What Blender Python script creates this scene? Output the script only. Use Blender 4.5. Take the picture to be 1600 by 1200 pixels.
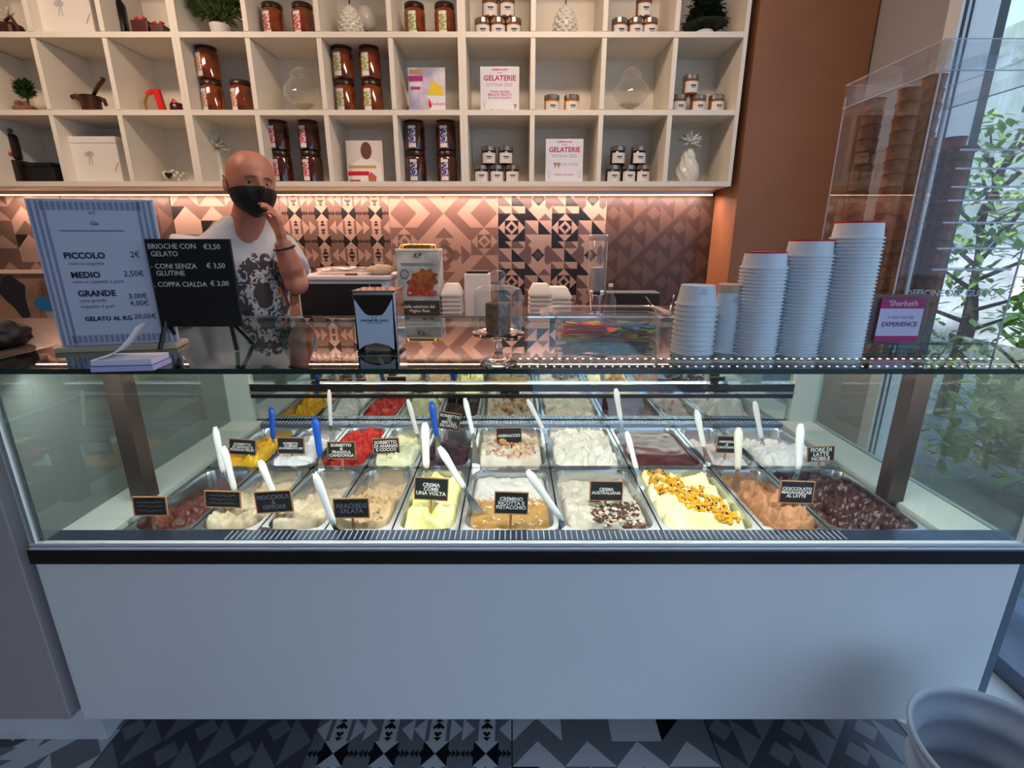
import bpy, bmesh, math, random
from mathutils import Vector, Matrix, noise
R = math.radians
random.seed(7)
S = bpy.context.scene
for o in list(bpy.data.objects): bpy.data.objects.remove(o)
COL = S.collection

# ---------------------------------------------------------------- camera
H, F, TH = 1.44, 770.0, R(16.2)
cd = bpy.data.cameras.new('camera'); cam = bpy.data.objects.new('camera', cd); COL.objects.link(cam)
cd.sensor_width = 36; cd.lens = 36 * F / 1600; cd.clip_start = 0.02; cd.clip_end = 200
cam.location = (0, 0, H); cam.rotation_euler = (R(90) - TH, 0, 0)
S.camera = cam
# ---------------------------------------------------------------- world, sun, large lights, exposure
W = bpy.data.worlds.new('sky'); S.world = W; W.use_nodes = True
bg = W.node_tree.nodes['Background']; bg.inputs['Color'].default_value = (0.46, 0.67, 1.0, 1); bg.inputs['Strength'].default_value = 1.6
def lamp(name, kind, loc, rot, power, color, **k):
    l = bpy.data.lights.new(name, kind); l.energy = power; l.color = color
    for a, b in k.items(): setattr(l, a, b)
    o = bpy.data.objects.new(name, l); COL.objects.link(o); o.location = loc; o.rotation_euler = rot
    return o
lamp('sun', 'SUN', (3, 0, 8), (R(10), R(-32), 0), 3.5, (1, .95, .88), angle=R(1))
WARM = (1.0, .56, .33)
lamp('ceiling_lamp_light', 'AREA', (-2.0, 1.75, 3.02), (R(28), 0, 0), 26, (1, .73, .55), shape='RECTANGLE', size=.9, size_y=.25)
lamp('ceiling_lamp_light', 'AREA', (0.2, 1.75, 3.02), (R(28), 0, 0), 26, (1, .73, .55), shape='RECTANGLE', size=.9, size_y=.25)
S.view_settings.view_transform = 'Standard'; S.view_settings.look = 'None'
S.view_settings.gamma = 1; S.view_settings.use_curve_mapping = False
S.view_settings.exposure = 0.18

# ---------------------------------------------------------------- helpers
CT, SN = math.cos(TH), math.sin(TH)
def ray(u, v):
    a = (600 - v) / F
    return Vector(((u - 800) / F, CT + a * SN, -SN + a * CT))
def P(u, v, Y):
    r = ray(u, v); return r * (Y / r.y) + Vector((0, 0, H))
def PZ(u, v, z):
    r = ray(u, v); return r * ((z - H) / r.z) + Vector((0, 0, H))
def srgb(c):
    return tuple(((x / 255) / 12.92 if x / 255 < .04045 else ((x / 255 + .055) / 1.055) ** 2.4) for x in c) + (1,)
def mat(name, c=(200, 200, 200), rough=.5, metal=0, **k):
    m = bpy.data.materials.new(name); m.use_nodes = True
    b = m.node_tree.nodes['Principled BSDF']
    b.inputs['Base Color'].default_value = srgb(c); b.inputs['Roughness'].default_value = rough; b.inputs['Metallic'].default_value = metal
    for a, v in k.items(): b.inputs[a.replace('_', ' ')].default_value = v
    return m
def N(m, t, **k):
    n = m.node_tree.nodes.new(t)
    for a, v in k.items(): setattr(n, a, v)
    return n
def noisy(m, c2, scale=20, lo=.4, hi=.6, bump=0, detail=4, bscale=None, coord='Object'):
    """second colour by noise, plus optional bump"""
    nt = m.node_tree; b = nt.nodes['Principled BSDF']; tc = N(m, 'ShaderNodeTexCoord')
    n = N(m, 'ShaderNodeTexNoise'); n.inputs['Scale'].default_value = scale; n.inputs['Detail'].default_value = detail
    nt.links.new(tc.outputs[coord], n.inputs['Vector'])
    cr = N(m, 'ShaderNodeValToRGB'); cr.color_ramp.elements[0].position = lo; cr.color_ramp.elements[1].position = hi
    cr.color_ramp.elements[0].color = b.inputs['Base Color'].default_value[:]; cr.color_ramp.elements[1].color = srgb(c2)
    nt.links.new(n.outputs['Fac'], cr.inputs['Fac']); nt.links.new(cr.outputs['Color'], b.inputs['Base Color'])
    if bump:
        n2 = N(m, 'ShaderNodeTexNoise'); n2.inputs['Scale'].default_value = bscale or scale * 3; n2.inputs['Detail'].default_value = 6
        nt.links.new(tc.outputs[coord], n2.inputs['Vector'])
        bp = N(m, 'ShaderNodeBump'); bp.inputs['Strength'].default_value = bump; bp.inputs['Distance'].default_value = .004
        nt.links.new(n2.outputs['Fac'], bp.inputs['Height']); nt.links.new(bp.outputs['Normal'], b.inputs['Normal'])
    return m
def thin_glass(name, tint=(.95, .98, .97), ior=1.5, rough=.0, body=0, bodyc=(200, 210, 205), rim=0):
    """pane glass: mirror reflection by Fresnel, straight transmission otherwise"""
    m = bpy.data.materials.new(name); m.use_nodes = True; nt = m.node_tree
    nt.nodes.remove(nt.nodes['Principled BSDF']); out = nt.nodes['Material Output']
    tr = N(m, 'ShaderNodeBsdfTransparent'); tr.inputs['Color'].default_value = (*tint, 1)
    gl = N(m, 'ShaderNodeBsdfGlossy'); gl.inputs['Roughness'].default_value = rough; gl.inputs['Color'].default_value = (1, 1, 1, 1)
    fr = N(m, 'ShaderNodeFresnel'); fr.inputs['IOR'].default_value = ior
    ge = N(m, 'ShaderNodeNewGeometry')
    inv = N(m, 'ShaderNodeMath', operation='SUBTRACT'); inv.inputs[0].default_value = 1
    mul = N(m, 'ShaderNodeMath', operation='MULTIPLY'); mx = N(m, 'ShaderNodeMixShader')
    nt.links.new(ge.outputs['Backfacing'], inv.inputs[1]); nt.links.new(inv.outputs[0], mul.inputs[0]); nt.links.new(fr.outputs[0], mul.inputs[1])
    nt.links.new(mul.outputs[0], mx.inputs[0])
    base = tr.outputs[0]
    if body:
        df = N(m, 'ShaderNodeBsdfDiffuse'); df.inputs['Color'].default_value = srgb(bodyc)
        m2 = N(m, 'ShaderNodeMixShader'); m2.inputs[0].default_value = body
        if rim:
            lw = N(m, 'ShaderNodeLayerWeight'); lw.inputs[0].default_value = .5; pw = N(m, 'ShaderNodeMath', operation='POWER'); pw.inputs[1].default_value = 3; ma = N(m, 'ShaderNodeMath', operation='MULTIPLY_ADD'); ma.inputs[1].default_value = rim; ma.inputs[2].default_value = body
            nt.links.new(lw.outputs['Facing'], pw.inputs[0]); nt.links.new(pw.outputs[0], ma.inputs[0]); nt.links.new(ma.outputs[0], m2.inputs[0])
        nt.links.new(tr.outputs[0], m2.inputs[1]); nt.links.new(df.outputs[0], m2.inputs[2]); base = m2.outputs[0]
    nt.links.new(base, mx.inputs[1]); nt.links.new(gl.outputs[0], mx.inputs[2]); nt.links.new(mx.outputs[0], out.inputs['Surface'])
    return m
def emit(name, c, s):
    m = bpy.data.materials.new(name); m.use_nodes = True; b = m.node_tree.nodes['Principled BSDF']
    b.inputs['Base Color'].default_value = srgb(c); b.inputs['Emission Color'].default_value = srgb(c); b.inputs['Emission Strength'].default_value = s
    return m

# --- bmesh shapes
def BM(): return bmesh.new()
def box(bm, c, s, rot=None, bev=0, seg=2):
    t = bmesh.new(); bmesh.ops.create_cube(t, size=1)
    bmesh.ops.scale(t, vec=s, verts=t.verts)
    if bev: bmesh.ops.bevel(t, geom=t.edges[:] , offset=bev, segments=seg, affect='EDGES', profile=.5)
    mx = Matrix.Translation(c) @ (rot if rot else Matrix.Identity(4))
    bmesh.ops.transform(t, matrix=mx, verts=t.verts)
    return join(bm, t)
def join(bm, t):
    me = bpy.data.meshes.new('tmp'); t.to_mesh(me); t.free(); bm.from_mesh(me); bpy.data.meshes.remove(me); return bm
def b2(bm, x0, x1, y0, y1, z0, z1, bev=0):
    return box(bm, ((x0+x1)/2, (y0+y1)/2, (z0+z1)/2), (x1-x0, y1-y0, z1-z0), bev=bev)
def loft(bm, rings, cap0=True, cap1=True, closed=True):
    V = [[bm.verts.new(p) for p in r] for r in rings]
    for a, b in zip(V, V[1:]):
        n = len(a)
        for i in range(n if closed else n - 1):
            j = (i + 1) % n
            try: bm.faces.new((a[i], a[j], b[j], b[i]))
            except ValueError: pass
    if cap0: bm.faces.new(V[0][::-1])
    if cap1: bm.faces.new(V[-1])
    return bm
def lathe(bm, prof, seg=24, c=(0, 0, 0), cap0=True, cap1=True, ph=0):
    return loft(bm, [[(c[0] + r * math.cos(2*math.pi*i/seg + ph), c[1] + r * math.sin(2*math.pi*i/seg + ph), c[2] + z) for i in range(seg)] for r, z in prof], cap0, cap1)
def tube(bm, pts, rad, seg=8, flat=1.0):
    pts = [Vector(p) for p in pts]; rings = []
    up = Vector((0, 0, 1))
    for i, p in enumerate(pts):
        d = (pts[min(i+1, len(pts)-1)] - pts[max(i-1, 0)]).normalized()
        a = d.cross(up)
        if a.length < .05: a = d.cross(Vector((0, 1, 0)))
        a.normalize(); b = a.cross(d).normalized()
        r = rad[i] if isinstance(rad, (list, tuple)) else rad
        rings.append([p + a * r * math.cos(2*math.pi*k/seg) + b * r * flat * math.sin(2*math.pi*k/seg) for k in range(seg)])
    return loft(bm, rings)
def prism(bm, poly, y0, y1):
    """polygon in XZ extruded along Y"""
    return loft(bm, [[(x, y0, z) for x, z in poly], [(x, y1, z) for x, z in poly]])
def rrect(w, l, r, z, n=5, cx=0, cy=0):
    out = []
    for qx, qy, a0 in ((1, 1, 0), (-1, 1, 90), (-1, -1, 180), (1, -1, 270)):
        for i in range(n + 1):
            a = R(a0 + 90 * i / n)
            out.append((cx + qx * (w/2 - r) + r * math.cos(a), cy + qy * (l/2 - r) + r * math.sin(a), z))
    return out
def ico(bm, c, r, sub=2, s=(1, 1, 1)):
    t = bmesh.new(); bmesh.ops.create_icosphere(t, subdivisions=sub, radius=r); bmesh.ops.scale(t, vec=s, verts=t.verts)
    bmesh.ops.translate(t, vec=c, verts=t.verts); return join(bm, t)
def me_(bm, m, name='mesh', smooth=None):
    bmesh.ops.recalc_face_normals(bm, faces=bm.faces)
    me = bpy.data.meshes.new(name); bm.to_mesh(me); bm.free()
    for x in (m if isinstance(m, (list, tuple)) else [m]): me.materials.append(x)
    if smooth:
        for p in me.polygons: p.use_smooth = True
        if smooth is not True: me.set_sharp_from_angle(angle=R(smooth))
    return me
SM = 40
# --- objects
def link(name, me, parent=None, loc=(0, 0, 0), rz=0, rot=None):
    o = bpy.data.objects.new(name, me); COL.objects.link(o); o.location = loc
    o.rotation_euler = rot if rot is not None else (0, 0, rz)
    if parent: o.parent = parent
    return o
def tag(o, label, cat, group=None, kind=None):
    if label: o['label'] = label
    if cat: o['category'] = cat
    if group: o['group'] = group
    if kind: o['kind'] = kind
    return o
def thing(name, label, cat, parts, loc=(0, 0, 0), rz=0, group=None, rot=None, sc=1):
    """parts: list of (name, mesh[, [subparts]]) in the thing's own coordinates"""
    e = link(name, None, None, loc, rz, rot); e.empty_display_size = .05; e.scale = (sc, sc, sc)
    tag(e, label, cat, group)
    for p in parts:
        c = link(p[0], p[1], e)
        if len(p) > 2:
            for q in p[2]: link(q[0], q[1], c)
    return e
def one(name, label, cat, me, loc=(0, 0, 0), rz=0, group=None, rot=None):
    return tag(link(name, me, None, loc, rz, rot), label, cat, group)
def struct(name, me, parent=None, **k):
    o = link(name, me, parent, **k)
    if not parent: o['kind'] = 'structure'
    return o
def text(s, size, m, ext=.0004, off=0, lead=1.0, align='CENTER', shear=0, space=1.0, stand=True):
    cu = bpy.data.curves.new('t', 'FONT'); cu.body = s; cu.size = size; cu.extrude = ext; cu.offset = off
    cu.align_x = align; cu.align_y = 'CENTER'; cu.space_line = lead; cu.shear = shear; cu.space_character = space; cu.resolution_u = 2
    o = bpy.data.objects.new('t', cu); me = bpy.data.meshes.new_from_object(o)
    bpy.data.objects.remove(o); bpy.data.curves.remove(cu)
    if stand: me.transform(Matrix.Rotation(R(90), 4, 'X'))
    me.materials.clear(); me.materials.append(m); return me
def fit(me, w, h):
    xs = [v.co.x for v in me.vertices]; zs = [v.co.z for v in me.vertices]; k = min(w / (max(xs) - min(xs)), h / (max(zs) - min(zs)))
    c = Vector(((max(xs) + min(xs)) / 2, 0, (max(zs) + min(zs)) / 2))
    for v in me.vertices: v.co = Vector(((v.co.x - c.x) * k, v.co.y, (v.co.z - c.z) * k))
    return me
def shifted(me, v):
    me.transform(Matrix.Translation(v)); return me
def baked(bm, m, voxel, smooth=6, name='body', fac=.5):
    """union of overlapping closed shapes as one continuous skin"""
    bmesh.ops.recalc_face_normals(bm, faces=bm.faces)
    me = bpy.data.meshes.new(name); bm.to_mesh(me); bm.free()
    o = bpy.data.objects.new('t', me); COL.objects.link(o)
    r = o.modifiers.new('r', 'REMESH'); r.mode = 'VOXEL'; r.voxel_size = voxel
    s = o.modifiers.new('s', 'SMOOTH'); s.iterations = smooth; s.factor = fac
    dg = bpy.context.evaluated_depsgraph_get(); dg.update()
    out = bpy.data.meshes.new_from_object(o.evaluated_get(dg)); bpy.data.objects.remove(o)
    out.materials.clear(); out.materials.append(m)
    for p in out.polygons: p.use_smooth = True
    return out

# ---------------------------------------------------------------- materials
white_lac = mat('white_lacquer', (232, 232, 234), .22)
white_mat = mat('white_matt', (226, 222, 214), .5)
shelf_white = mat('shelf_white', (232, 224, 208), .45)
plaster = noisy(mat('plaster', (222, 214, 204), .8), (212, 204, 194), 6)
brown_wall = noisy(mat('brown_wall', (150, 98, 66), .55), (142, 92, 62), 3)
grey_wall = mat('grey_wall', (176, 174, 176), .7)
dark_frame = mat('dark_frame', (28, 26, 28), .35)
black = mat('black', (10, 10, 12), .3)
black_matt = mat('black_matt', (12, 12, 14), .55)
post_brown = mat('post_anodised', (82, 70, 66), .35, .6)
steel = mat('steel', (205, 208, 210), .22, 1)
steel_b = mat('steel_brushed', (190, 192, 196), .35, 1)
chrome = mat('chrome', (225, 225, 228), .06, 1)
mirror = mat('mirror_door', (205, 207, 200), .03, 1)
alu = mat('window_frame', (232, 238, 240), .4)
ledge_m = mat('case_ledge', (176, 186, 178), .35)
glass = thin_glass('glass_clear')
glass_top = thin_glass('glass_top', (.42, .46, .45), 1.75)
glass_edge = mat('glass_edge', (22, 52, 48), .1)
glass_side = thin_glass('glass_side', (.82, .87, .86), 1.55, body=.06); glass_left = thin_glass('glass_left', (.7, .76, .75), 1.6, body=.55, bodyc=(120, 132, 128))  # left pane's grey-green body colour imitates blurred reflections
acryl = thin_glass('acrylic', (.95, .96, .97), 1.45, body=.015, bodyc=(225, 225, 235))
acryl_edge = mat('acrylic_edge', (215, 205, 222), .15)
crystal = thin_glass('crystal', (.94, .94, .93), 1.5, body=.04, bodyc=(240, 236, 232), rim=.6)
frosted = thin_glass('frosted_plastic', (.92, .9, .9), 1.45, .1, body=.14, bodyc=(236, 222, 218), rim=.5)
frost_white = mat('white_ceramic', (226, 222, 208), .2)
paper = mat('paper', (226, 226, 232), .7)
paper_w = mat('paper_warm', (228, 222, 212), .7)
ink = mat('ink', (40, 42, 60), .7)
ink_soft = mat('ink_soft', (120, 122, 150), .7)
chalk = mat('chalk', (225, 225, 220), .8)
chalk_dim = mat('chalk_shaded', (92, 96, 110), .8)  # darker copy of chalk; shade on the left front signs is in the colour
chalkboard = mat('chalkboard', (22, 22, 26), .6)
tagwood = mat('tag_wood', (168, 122, 80), .6)
handle_white = mat('handle_white', (236, 236, 234), .3)
handle_cream = mat('handle_cream', (226, 222, 206), .3)
handle_blue = mat('handle_blue', (22, 84, 190), .3)
lid_dark = mat('lid_dark', (52, 40, 36), .3, .3)
lid_grey = mat('lid_grey', (150, 140, 130), .25, .8)
cup_white = mat('cup_white', (226, 230, 236), .45)
red = mat('red_rim', (200, 20, 50), .4)
magenta = mat('magenta', (176, 20, 110), .5)
gold = mat('gold', (220, 160, 60), .25, 1)
granite = noisy(mat('back_worktop', (70, 52, 46), .2), (90, 66, 58), 60)
tile_m = bpy.data.materials.new('printed_tile'); tile_m.use_nodes = True
_b = tile_m.node_tree.nodes['Principled BSDF']; _b.inputs['Roughness'].default_value = .38
_a = N(tile_m, 'ShaderNodeVertexColor'); _a.layer_name = 'Col'; tile_m.node_tree.links.new(_a.outputs['Color'], _b.inputs['Base Color'])
grout = mat('grout', (120, 112, 108), .9)
led_m = emit('led_warm', (255, 200, 150), 9)
led_w = emit('led_white', (245, 250, 255), 10)

# ---------------------------------------------------------------- printed tiles
# every pattern works in grid units so that its edges follow the triangles of the tile mesh (n per tile side)
def pat_arrow(u, v, n=48):     # columns of hourglasses with arrows
    k = int(u * 4); x = abs((u * n) % 12 - 6); y = abs((v * n + 3) % 12 - 6)
    if x < 3 and y < 3: return 2 if x > y else 0
    if y < 1 and x > 3: return 2 if y < 1 - (x % 1) else 1
    if x < 3:
        t = y - 3
        if t < 1: return 2 if x < t else (0 if x < 2 else 1)
        return 2 if x < t - 1 and t < 2.5 else (0 if x < 2 else 1)
    d = (6 - x) + (6 - y) if k % 2 else abs(x - 3) + abs(y - 6)
    return 0 if d < 3 else 1
def pat_soft(u, v, n=32):      # pale nested diamonds
    x = abs(u * n - 16); y = abs((v * n + 6) % 24 - 12); d = x + y
    if x > 8:
        x2 = abs(x - 12); y2 = abs((v * n + 2) % 8 - 4); e = x2 + y2
        if (int((v * n + 2) / 8)) % 2: return 1 if e < 4 else 0
        return (1 if e < 1 else 0) if e < 2 else (3 if max(x2, y2) < 2 else (0 if e < 4 else 1))
    if d < 2: return 1 if x > y else 0
    if max(x, y) < 3: return 3 if d < 4 else 0
    if d < 5: return 1
    if max(x, y) < 5: return 0
    return (0, 1)[int(d / 4) % 2]
def pat_bold(u, v, n=32):      # dark and light star tile with eyes
    ex = abs((u * n + 4) % 16 - 8); ey = abs((v * n + 2) % 16 - 8); cx = 8 - ex; cy = 8 - ey
    if max(ex, ey) < .6: return 2
    if ex + ey < 2: return 0
    if max(ex, ey) < 2: return 2
    if ex + ey < 4: return 0
    if max(ex, ey) < 4: return 2
    if cx + cy < 2: return 2 if cx > 1 or cy > 1 else 3
    if max(cx, cy) < 2: return 0
    if cx + cy < 6: return 1 if cx > cy else 0
    a = (u * n) % 4; b = (v * n) % 4; k = int(u * n / 4) + int(v * n / 4)
    return (2 if k % 4 == 0 else 1) if a + b < 4 else 0
def pat_small(u, v, n=32):     # fine dull repeat
    a = (u * n) % 4; b = (v * n) % 4; k = (int(u * n / 4) + 2 * int(v * n / 4)) % 3
    if k == 0: return 1 if a + b < 4 else 3
    if k == 1: return 3 if a > b else 1
    return 1 if abs(a - 2) + abs(b - 2) < 2 else 3
def pat_big(u, v, n=32):       # large plain triangles
    x = abs((u * n) % 8 - 4); y = (v * n) % 4; k = int(v * n / 4) % 2; q = int(u * n / 8) + int(v * n / 4)
    if x < 4 - y: return (0, 1)[k] if q % 3 else 0
    return 2 if (q % 5 == 0 and (u * n) % 8 < 4) else ((1, 0)[k] if q % 2 else 1)
def tile_mesh(w, h, fn, cols, n=24, th=.008, rough=0):
    nx = n; ny = max(1, round(n * h / w)); bm = BM(); lay = bm.loops.layers.color.new('Col')
    C = [srgb(c) for c in cols]
    vs = [[bm.verts.new((w * i / nx, 0, h * j / ny)) for j in range(ny + 1)] for i in range(nx + 1)]
    for i in range(nx):
        for j in range(ny):
            c = bm.verts.new((w * (i + .5) / nx, 0, h * (j + .5) / ny))
            q = (vs[i][j], vs[i+1][j], vs[i+1][j+1], vs[i][j+1])
            for a in range(4):
                f = bm.faces.new((q[a], q[(a+1) % 4], c)); m = f.calc_center_median()
                k = fn(m.x / w, m.z / w)
                for l in f.loops: l[lay] = C[k]
    # rim giving the tile its thickness
    loop = [vs[i][0] for i in range(nx + 1)] + [vs[nx][j] for j in range(1, ny + 1)] + [vs[i][ny] for i in range(nx - 1, -1, -1)] + [vs[0][j] for j in range(ny - 1, 0, -1)]
    bk = [bm.verts.new((v.co.x, th, v.co.z)) for v in loop]
    for i in range(len(loop)):
        j = (i + 1) % len(loop); f = bm.faces.new((loop[i], bk[i], bk[j], loop[j]))
        for l in f.loops: l[lay] = C[1]
    me = bpy.data.meshes.new('tile'); bm.to_mesh(me); bm.free(); me.materials.append(tile_m); return me
GREIGE = [(192, 174, 164), (158, 138, 128), (66, 50, 48), (140, 122, 110)]
PALE = [(190, 170, 160), (162, 140, 132), (140, 116, 106), (150, 130, 120)]
DULL = [(164, 144, 132), (150, 130, 120), (112, 94, 86), (132, 112, 104)]
STRONG = [(192, 176, 168), (150, 132, 128), (46, 36, 38), (130, 112, 106)]
FLOORC = [(236, 236, 238), (186, 186, 192), (74, 72, 82), (150, 150, 160)]

# ---------------------------------------------------------------- room shell
WY = 3.2
XL, XR = -4.2, 1.84
bm = BM(); b2(bm, XL, XR + .2, -2.6, WY + .2, -.12, -.006); fl = struct('floor', me_(bm, grout))
pats = [pat_arrow, pat_soft, pat_bold, pat_big, pat_small]
fmesh = [tile_mesh(.596, .596, p, FLOORC, 48 if p is pat_arrow else 32, .006) for p in pats]
for i in range(10):
    for j in range(6):
        x = -4.2 + .6 * i; y = -.6 + .6 * j
        if x > 1.8: continue
        t = link('floor_tile', fmesh[(i * 2 + j * 3 + (i * j) % 2) % 5], fl, (x + .002, y + .598, 0)); t.rotation_euler = (R(-90), 0, 0)
bm = BM(); b2(bm, XL, XR + .2, WY, WY + .15, 0, 3.1); wb = struct('wall_back', me_(bm, plaster))
wt = {k: tile_mesh(.66, .99, f, c, 48 if f is pat_arrow else 32) for k, (f, c) in {'a': (pat_arrow, GREIGE), 's': (pat_soft, PALE), 'b': (pat_bold, STRONG), 'd': (pat_small, DULL), 'g': (pat_big, GREIGE)}.items()}
for x, k in ((-4.075, 'd'), (-3.41, 'g'), (-2.745, 'd'), (-2.08, 'g'), (-1.415, 'a'), (-.75, 's'), (-.085, 'b'), (.58, 'd')):
    link('wall_tile', wt[k], wb, (x, WY - .008, .735))
bm = BM(); b2(bm, XL - .15, XL, -2.6, WY + .2, 0, 3.1); struct('wall_left', me_(bm, plaster))
bm = BM(); b2(bm, XL - .15, XR + .2, -2.6, WY + .2, 3.1, 3.25); struct('ceiling', me_(bm, plaster))
bm = BM(); b2(bm, 1.235, 1.83, 2.88, WY, 0, 3.1, .004); one('pillar', 'brown painted pillar between the white shelves and the window', 'pillar', me_(bm, brown_wall))
bm = BM(); b2(bm, XR, XR + .2, 2.43, WY, 0, 3.1); struct('wall_right', me_(bm, grey_wall))
bm = BM(); b2(bm, XL, .2, -2.75, -2.6, 0, 3.1); struct('wall_rear', me_(bm, plaster))  # unseen; width shaped to limit the light from behind on the case front
# shop window to the right: kerb, frames and panes
bm = BM(); b2(bm, 1.67, XR + .2, -2.6, 2.88, 0, .07, .005); struct('trim_1', me_(bm, noisy(mat('stone_sill', (120, 136, 156), .5), (88, 104, 128), 5)))
bm = BM(); b2(bm, 1.36, 1.668, .2, 2.88, .0005, .006, .001); struct('trim_2', me_(bm, mat('pale_floor_strip', (222, 230, 232), .35)))
w1 = struct('window_1', me_(b2(BM(), XR, XR + .14, 2.37, 2.43, .07, 3.1), dark_frame))
for y0, y1, m, x0, x1 in ((2.30, 2.37, alu, 1.79, 1.94), (2.296, 2.30, dark_frame, 1.802, 1.812), (2.296, 2.30, dark_frame, 1.828, 1.835), (2.30, 2.36, dark_frame, 1.94, 1.98),
                          (-.2, -.1, alu, 1.86, 1.98), (-2.6, -2.5, alu, 1.86, 1.98)):
    link('window_frame', me_(b2(BM(), x0, x1, y0, y1, .07, 3.1), m), w1)
for y0, y1 in ((-.1, 2.30), (-2.5, -.2)):
    link('pane', me_(b2(BM(), XR + .085, XR + .095, y0, y1, .07, 3.1), glass), w1)
# ceiling lamps (their light is set at the top)
for x in (-2.0, .2):
    bm = BM(); box(bm, (0, 0, .03), (1.0, .3, .06), bev=.01); d = BM(); box(d, (0, 0, -.005), (.9, .25, .006))
    thing('ceiling_lamp', 'long warm ceiling lamp in front of the %s' % ('left shelves' if x < 0 else 'right shelves'), 'lamp', [('housing', me_(bm, white_mat)), ('diffuser', me_(d, emit('lamp_glow', (255, 214, 180), 3)))], (x, 1.72, 3.04))

# ---------------------------------------------------------------- outdoors
pave = noisy(mat('paving', (120, 126, 130), .8), (92, 100, 108), 5, bump=.4)
bm = BM(); b2(bm, XR + .2, 30, -20, 30, -.3, -.02); struct('ground', me_(bm, pave))
rockm = noisy(mat('pale_rock', (212, 208, 204), .8), (176, 174, 172), 4, .35, .65, .8, bscale=9)
bm = BM(); ico(bm, (0, 0, 0), 1, 5)
for v in bm.verts:
    n_ = noise.fractal(v.co * 2.2, 1, 2, 4) * .22; v.co *= 1 + n_
    v.co.x *= 1.5; v.co.y *= 1.8; v.co.z *= 1.25
one('boulder', 'pale sunlit boulder outside the shop window', 'rock', me_(bm, rockm, smooth=True), (6.2, 6.6, .0))
bm = BM(); b2(bm, 0, .4, -9, 14, 0, 6); gar = noisy(mat('garden_wall', (190, 196, 188), .9), (160, 172, 158), 1.5, bump=.5)
one('garden_wall', 'pale rendered wall across the street beyond the tree', 'wall', me_(bm, gar), (11, 2, 0))
leafm = noisy(mat('leaf', (110, 146, 56), .5), (176, 198, 100), 1.2)
barkm = noisy(mat('bark', (90, 72, 58), .9), (70, 56, 46), 10)
def tree(loc, h, rr, n, label, low=.3, seed=1):
    rnd = random.Random(seed); tr = BM(); pts = [(0, 0, -.1), (.05, .03, h * .35), (.0, .1, h * .7), (.08, .05, h * .95)]
    tube(tr, pts, [.07, .055, .035, .01], 7); tips = []
    for k in range(16):
        z = h * (low + (1 - low) * k / 15); a = k * 2.4; r = rr * (1 - .5 * k / 15) * rnd.uniform(.7, 1)
        e = Vector((r * math.cos(a), r * math.sin(a), z + .12)); tube(tr, [(.04, .05, z * .85), e * .6 + Vector((0, 0, z * .33)), e], [.02, .012, .005], 5); tips.append((e, Vector((.04, .05, z * .85))))
    lv = BM()
    for k in range(n):
        e, s = rnd.choice(tips); p = s.lerp(e, rnd.uniform(.35, 1.1)) + Vector((rnd.gauss(0, .12), rnd.gauss(0, .12), rnd.gauss(0, .1)))
        sz = rnd.uniform(.03, .06); M4 = Matrix.Translation(p) @ Matrix.Rotation(rnd.uniform(0, 6.3), 4, 'Z') @ Matrix.Rotation(rnd.uniform(-.9, .9), 4, 'X')
        q = [lv.verts.new(M4 @ Vector(c)) for c in ((0, -sz, 0), (sz * .5, -sz*.2, sz * .12), (sz*.45, sz*.5, sz*.1), (0, sz * 1.3, 0), (-sz * .45, sz*.5, sz*.1), (-sz*.5, -sz*.2, sz * .12))]
        lv.faces.new((q[0], q[1], q[2], q[3])); lv.faces.new((q[0], q[3], q[4], q[5]))
    t = thing('tree', label, 'tree', [('trunk', me_(tr, barkm, smooth=SM)), ('foliage', me_(lv, leafm))], loc)
    t.children[1]['kind'] = 'stuff'
tree((3.75, 4.05, 0), 2.35, .75, 800, 'leafy young tree outside the window near the frame', .35, 3)
tree((4.6, 2.3, 0), 1.2, .8, 2600, 'wide green bush farther out beyond the window', .12, 5)
tree((3.0, 2.5, 0), .95, .5, 2400, 'knee high green bush just outside the window', .15, 8)

# ---------------------------------------------------------------- shelving
SY, SD, PIT, TK = 2.85, .33, .358, .025
ZB = [1.735, 2.08, 2.43, 2.78]           # board centres
MODX = {'A': -3.116, 'B': -1.684, 'C': -.252}
bmv = lambda w, hgt: None
me_side = me_(box(BM(), (0, SD/2, 0), (.02, SD, ZB[3] - ZB[0] + TK)), shelf_white)
me_div = me_(box(BM(), (0, SD/2, 0), (.024, SD - .004, ZB[1] - ZB[0] - TK)), shelf_white)
me_board = me_(box(BM(), (0, SD/2, 0), (4*PIT - .041, SD - .002, TK)), shelf_white)
me_back = me_(box(BM(), (0, 0, 0), (4*PIT - .041, .006, ZB[3] - ZB[0] - TK)), shelf_white)
for k, lab in (('A', 'left white cube shelf unit holding gift boxes'), ('B', 'middle white cube shelf unit above the man'), ('C', 'right white cube shelf unit beside the brown pillar')):
    e = thing('shelf_unit', lab, 'shelf', [], (MODX[k], SY, 0), group='white wall shelf units')
    zc = (ZB[0] + ZB[3]) / 2
    link('side_panel', me_side, e, (.0102, 0, zc)); link('side_panel', me_side, e, (4*PIT - .0102, 0, zc))
    for z in ZB: link('shelf_board', me_board, e, (2*PIT, 0, z))
    for r_ in range(3):
        for c in range(1, 4): link('divider', me_div, e, (c * PIT, 0, (ZB[r_] + ZB[r_+1]) / 2 + (0 if r_ == 0 else 0)))
    link('back_panel', me_back, e, (2*PIT, SD - .004, zc))
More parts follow.
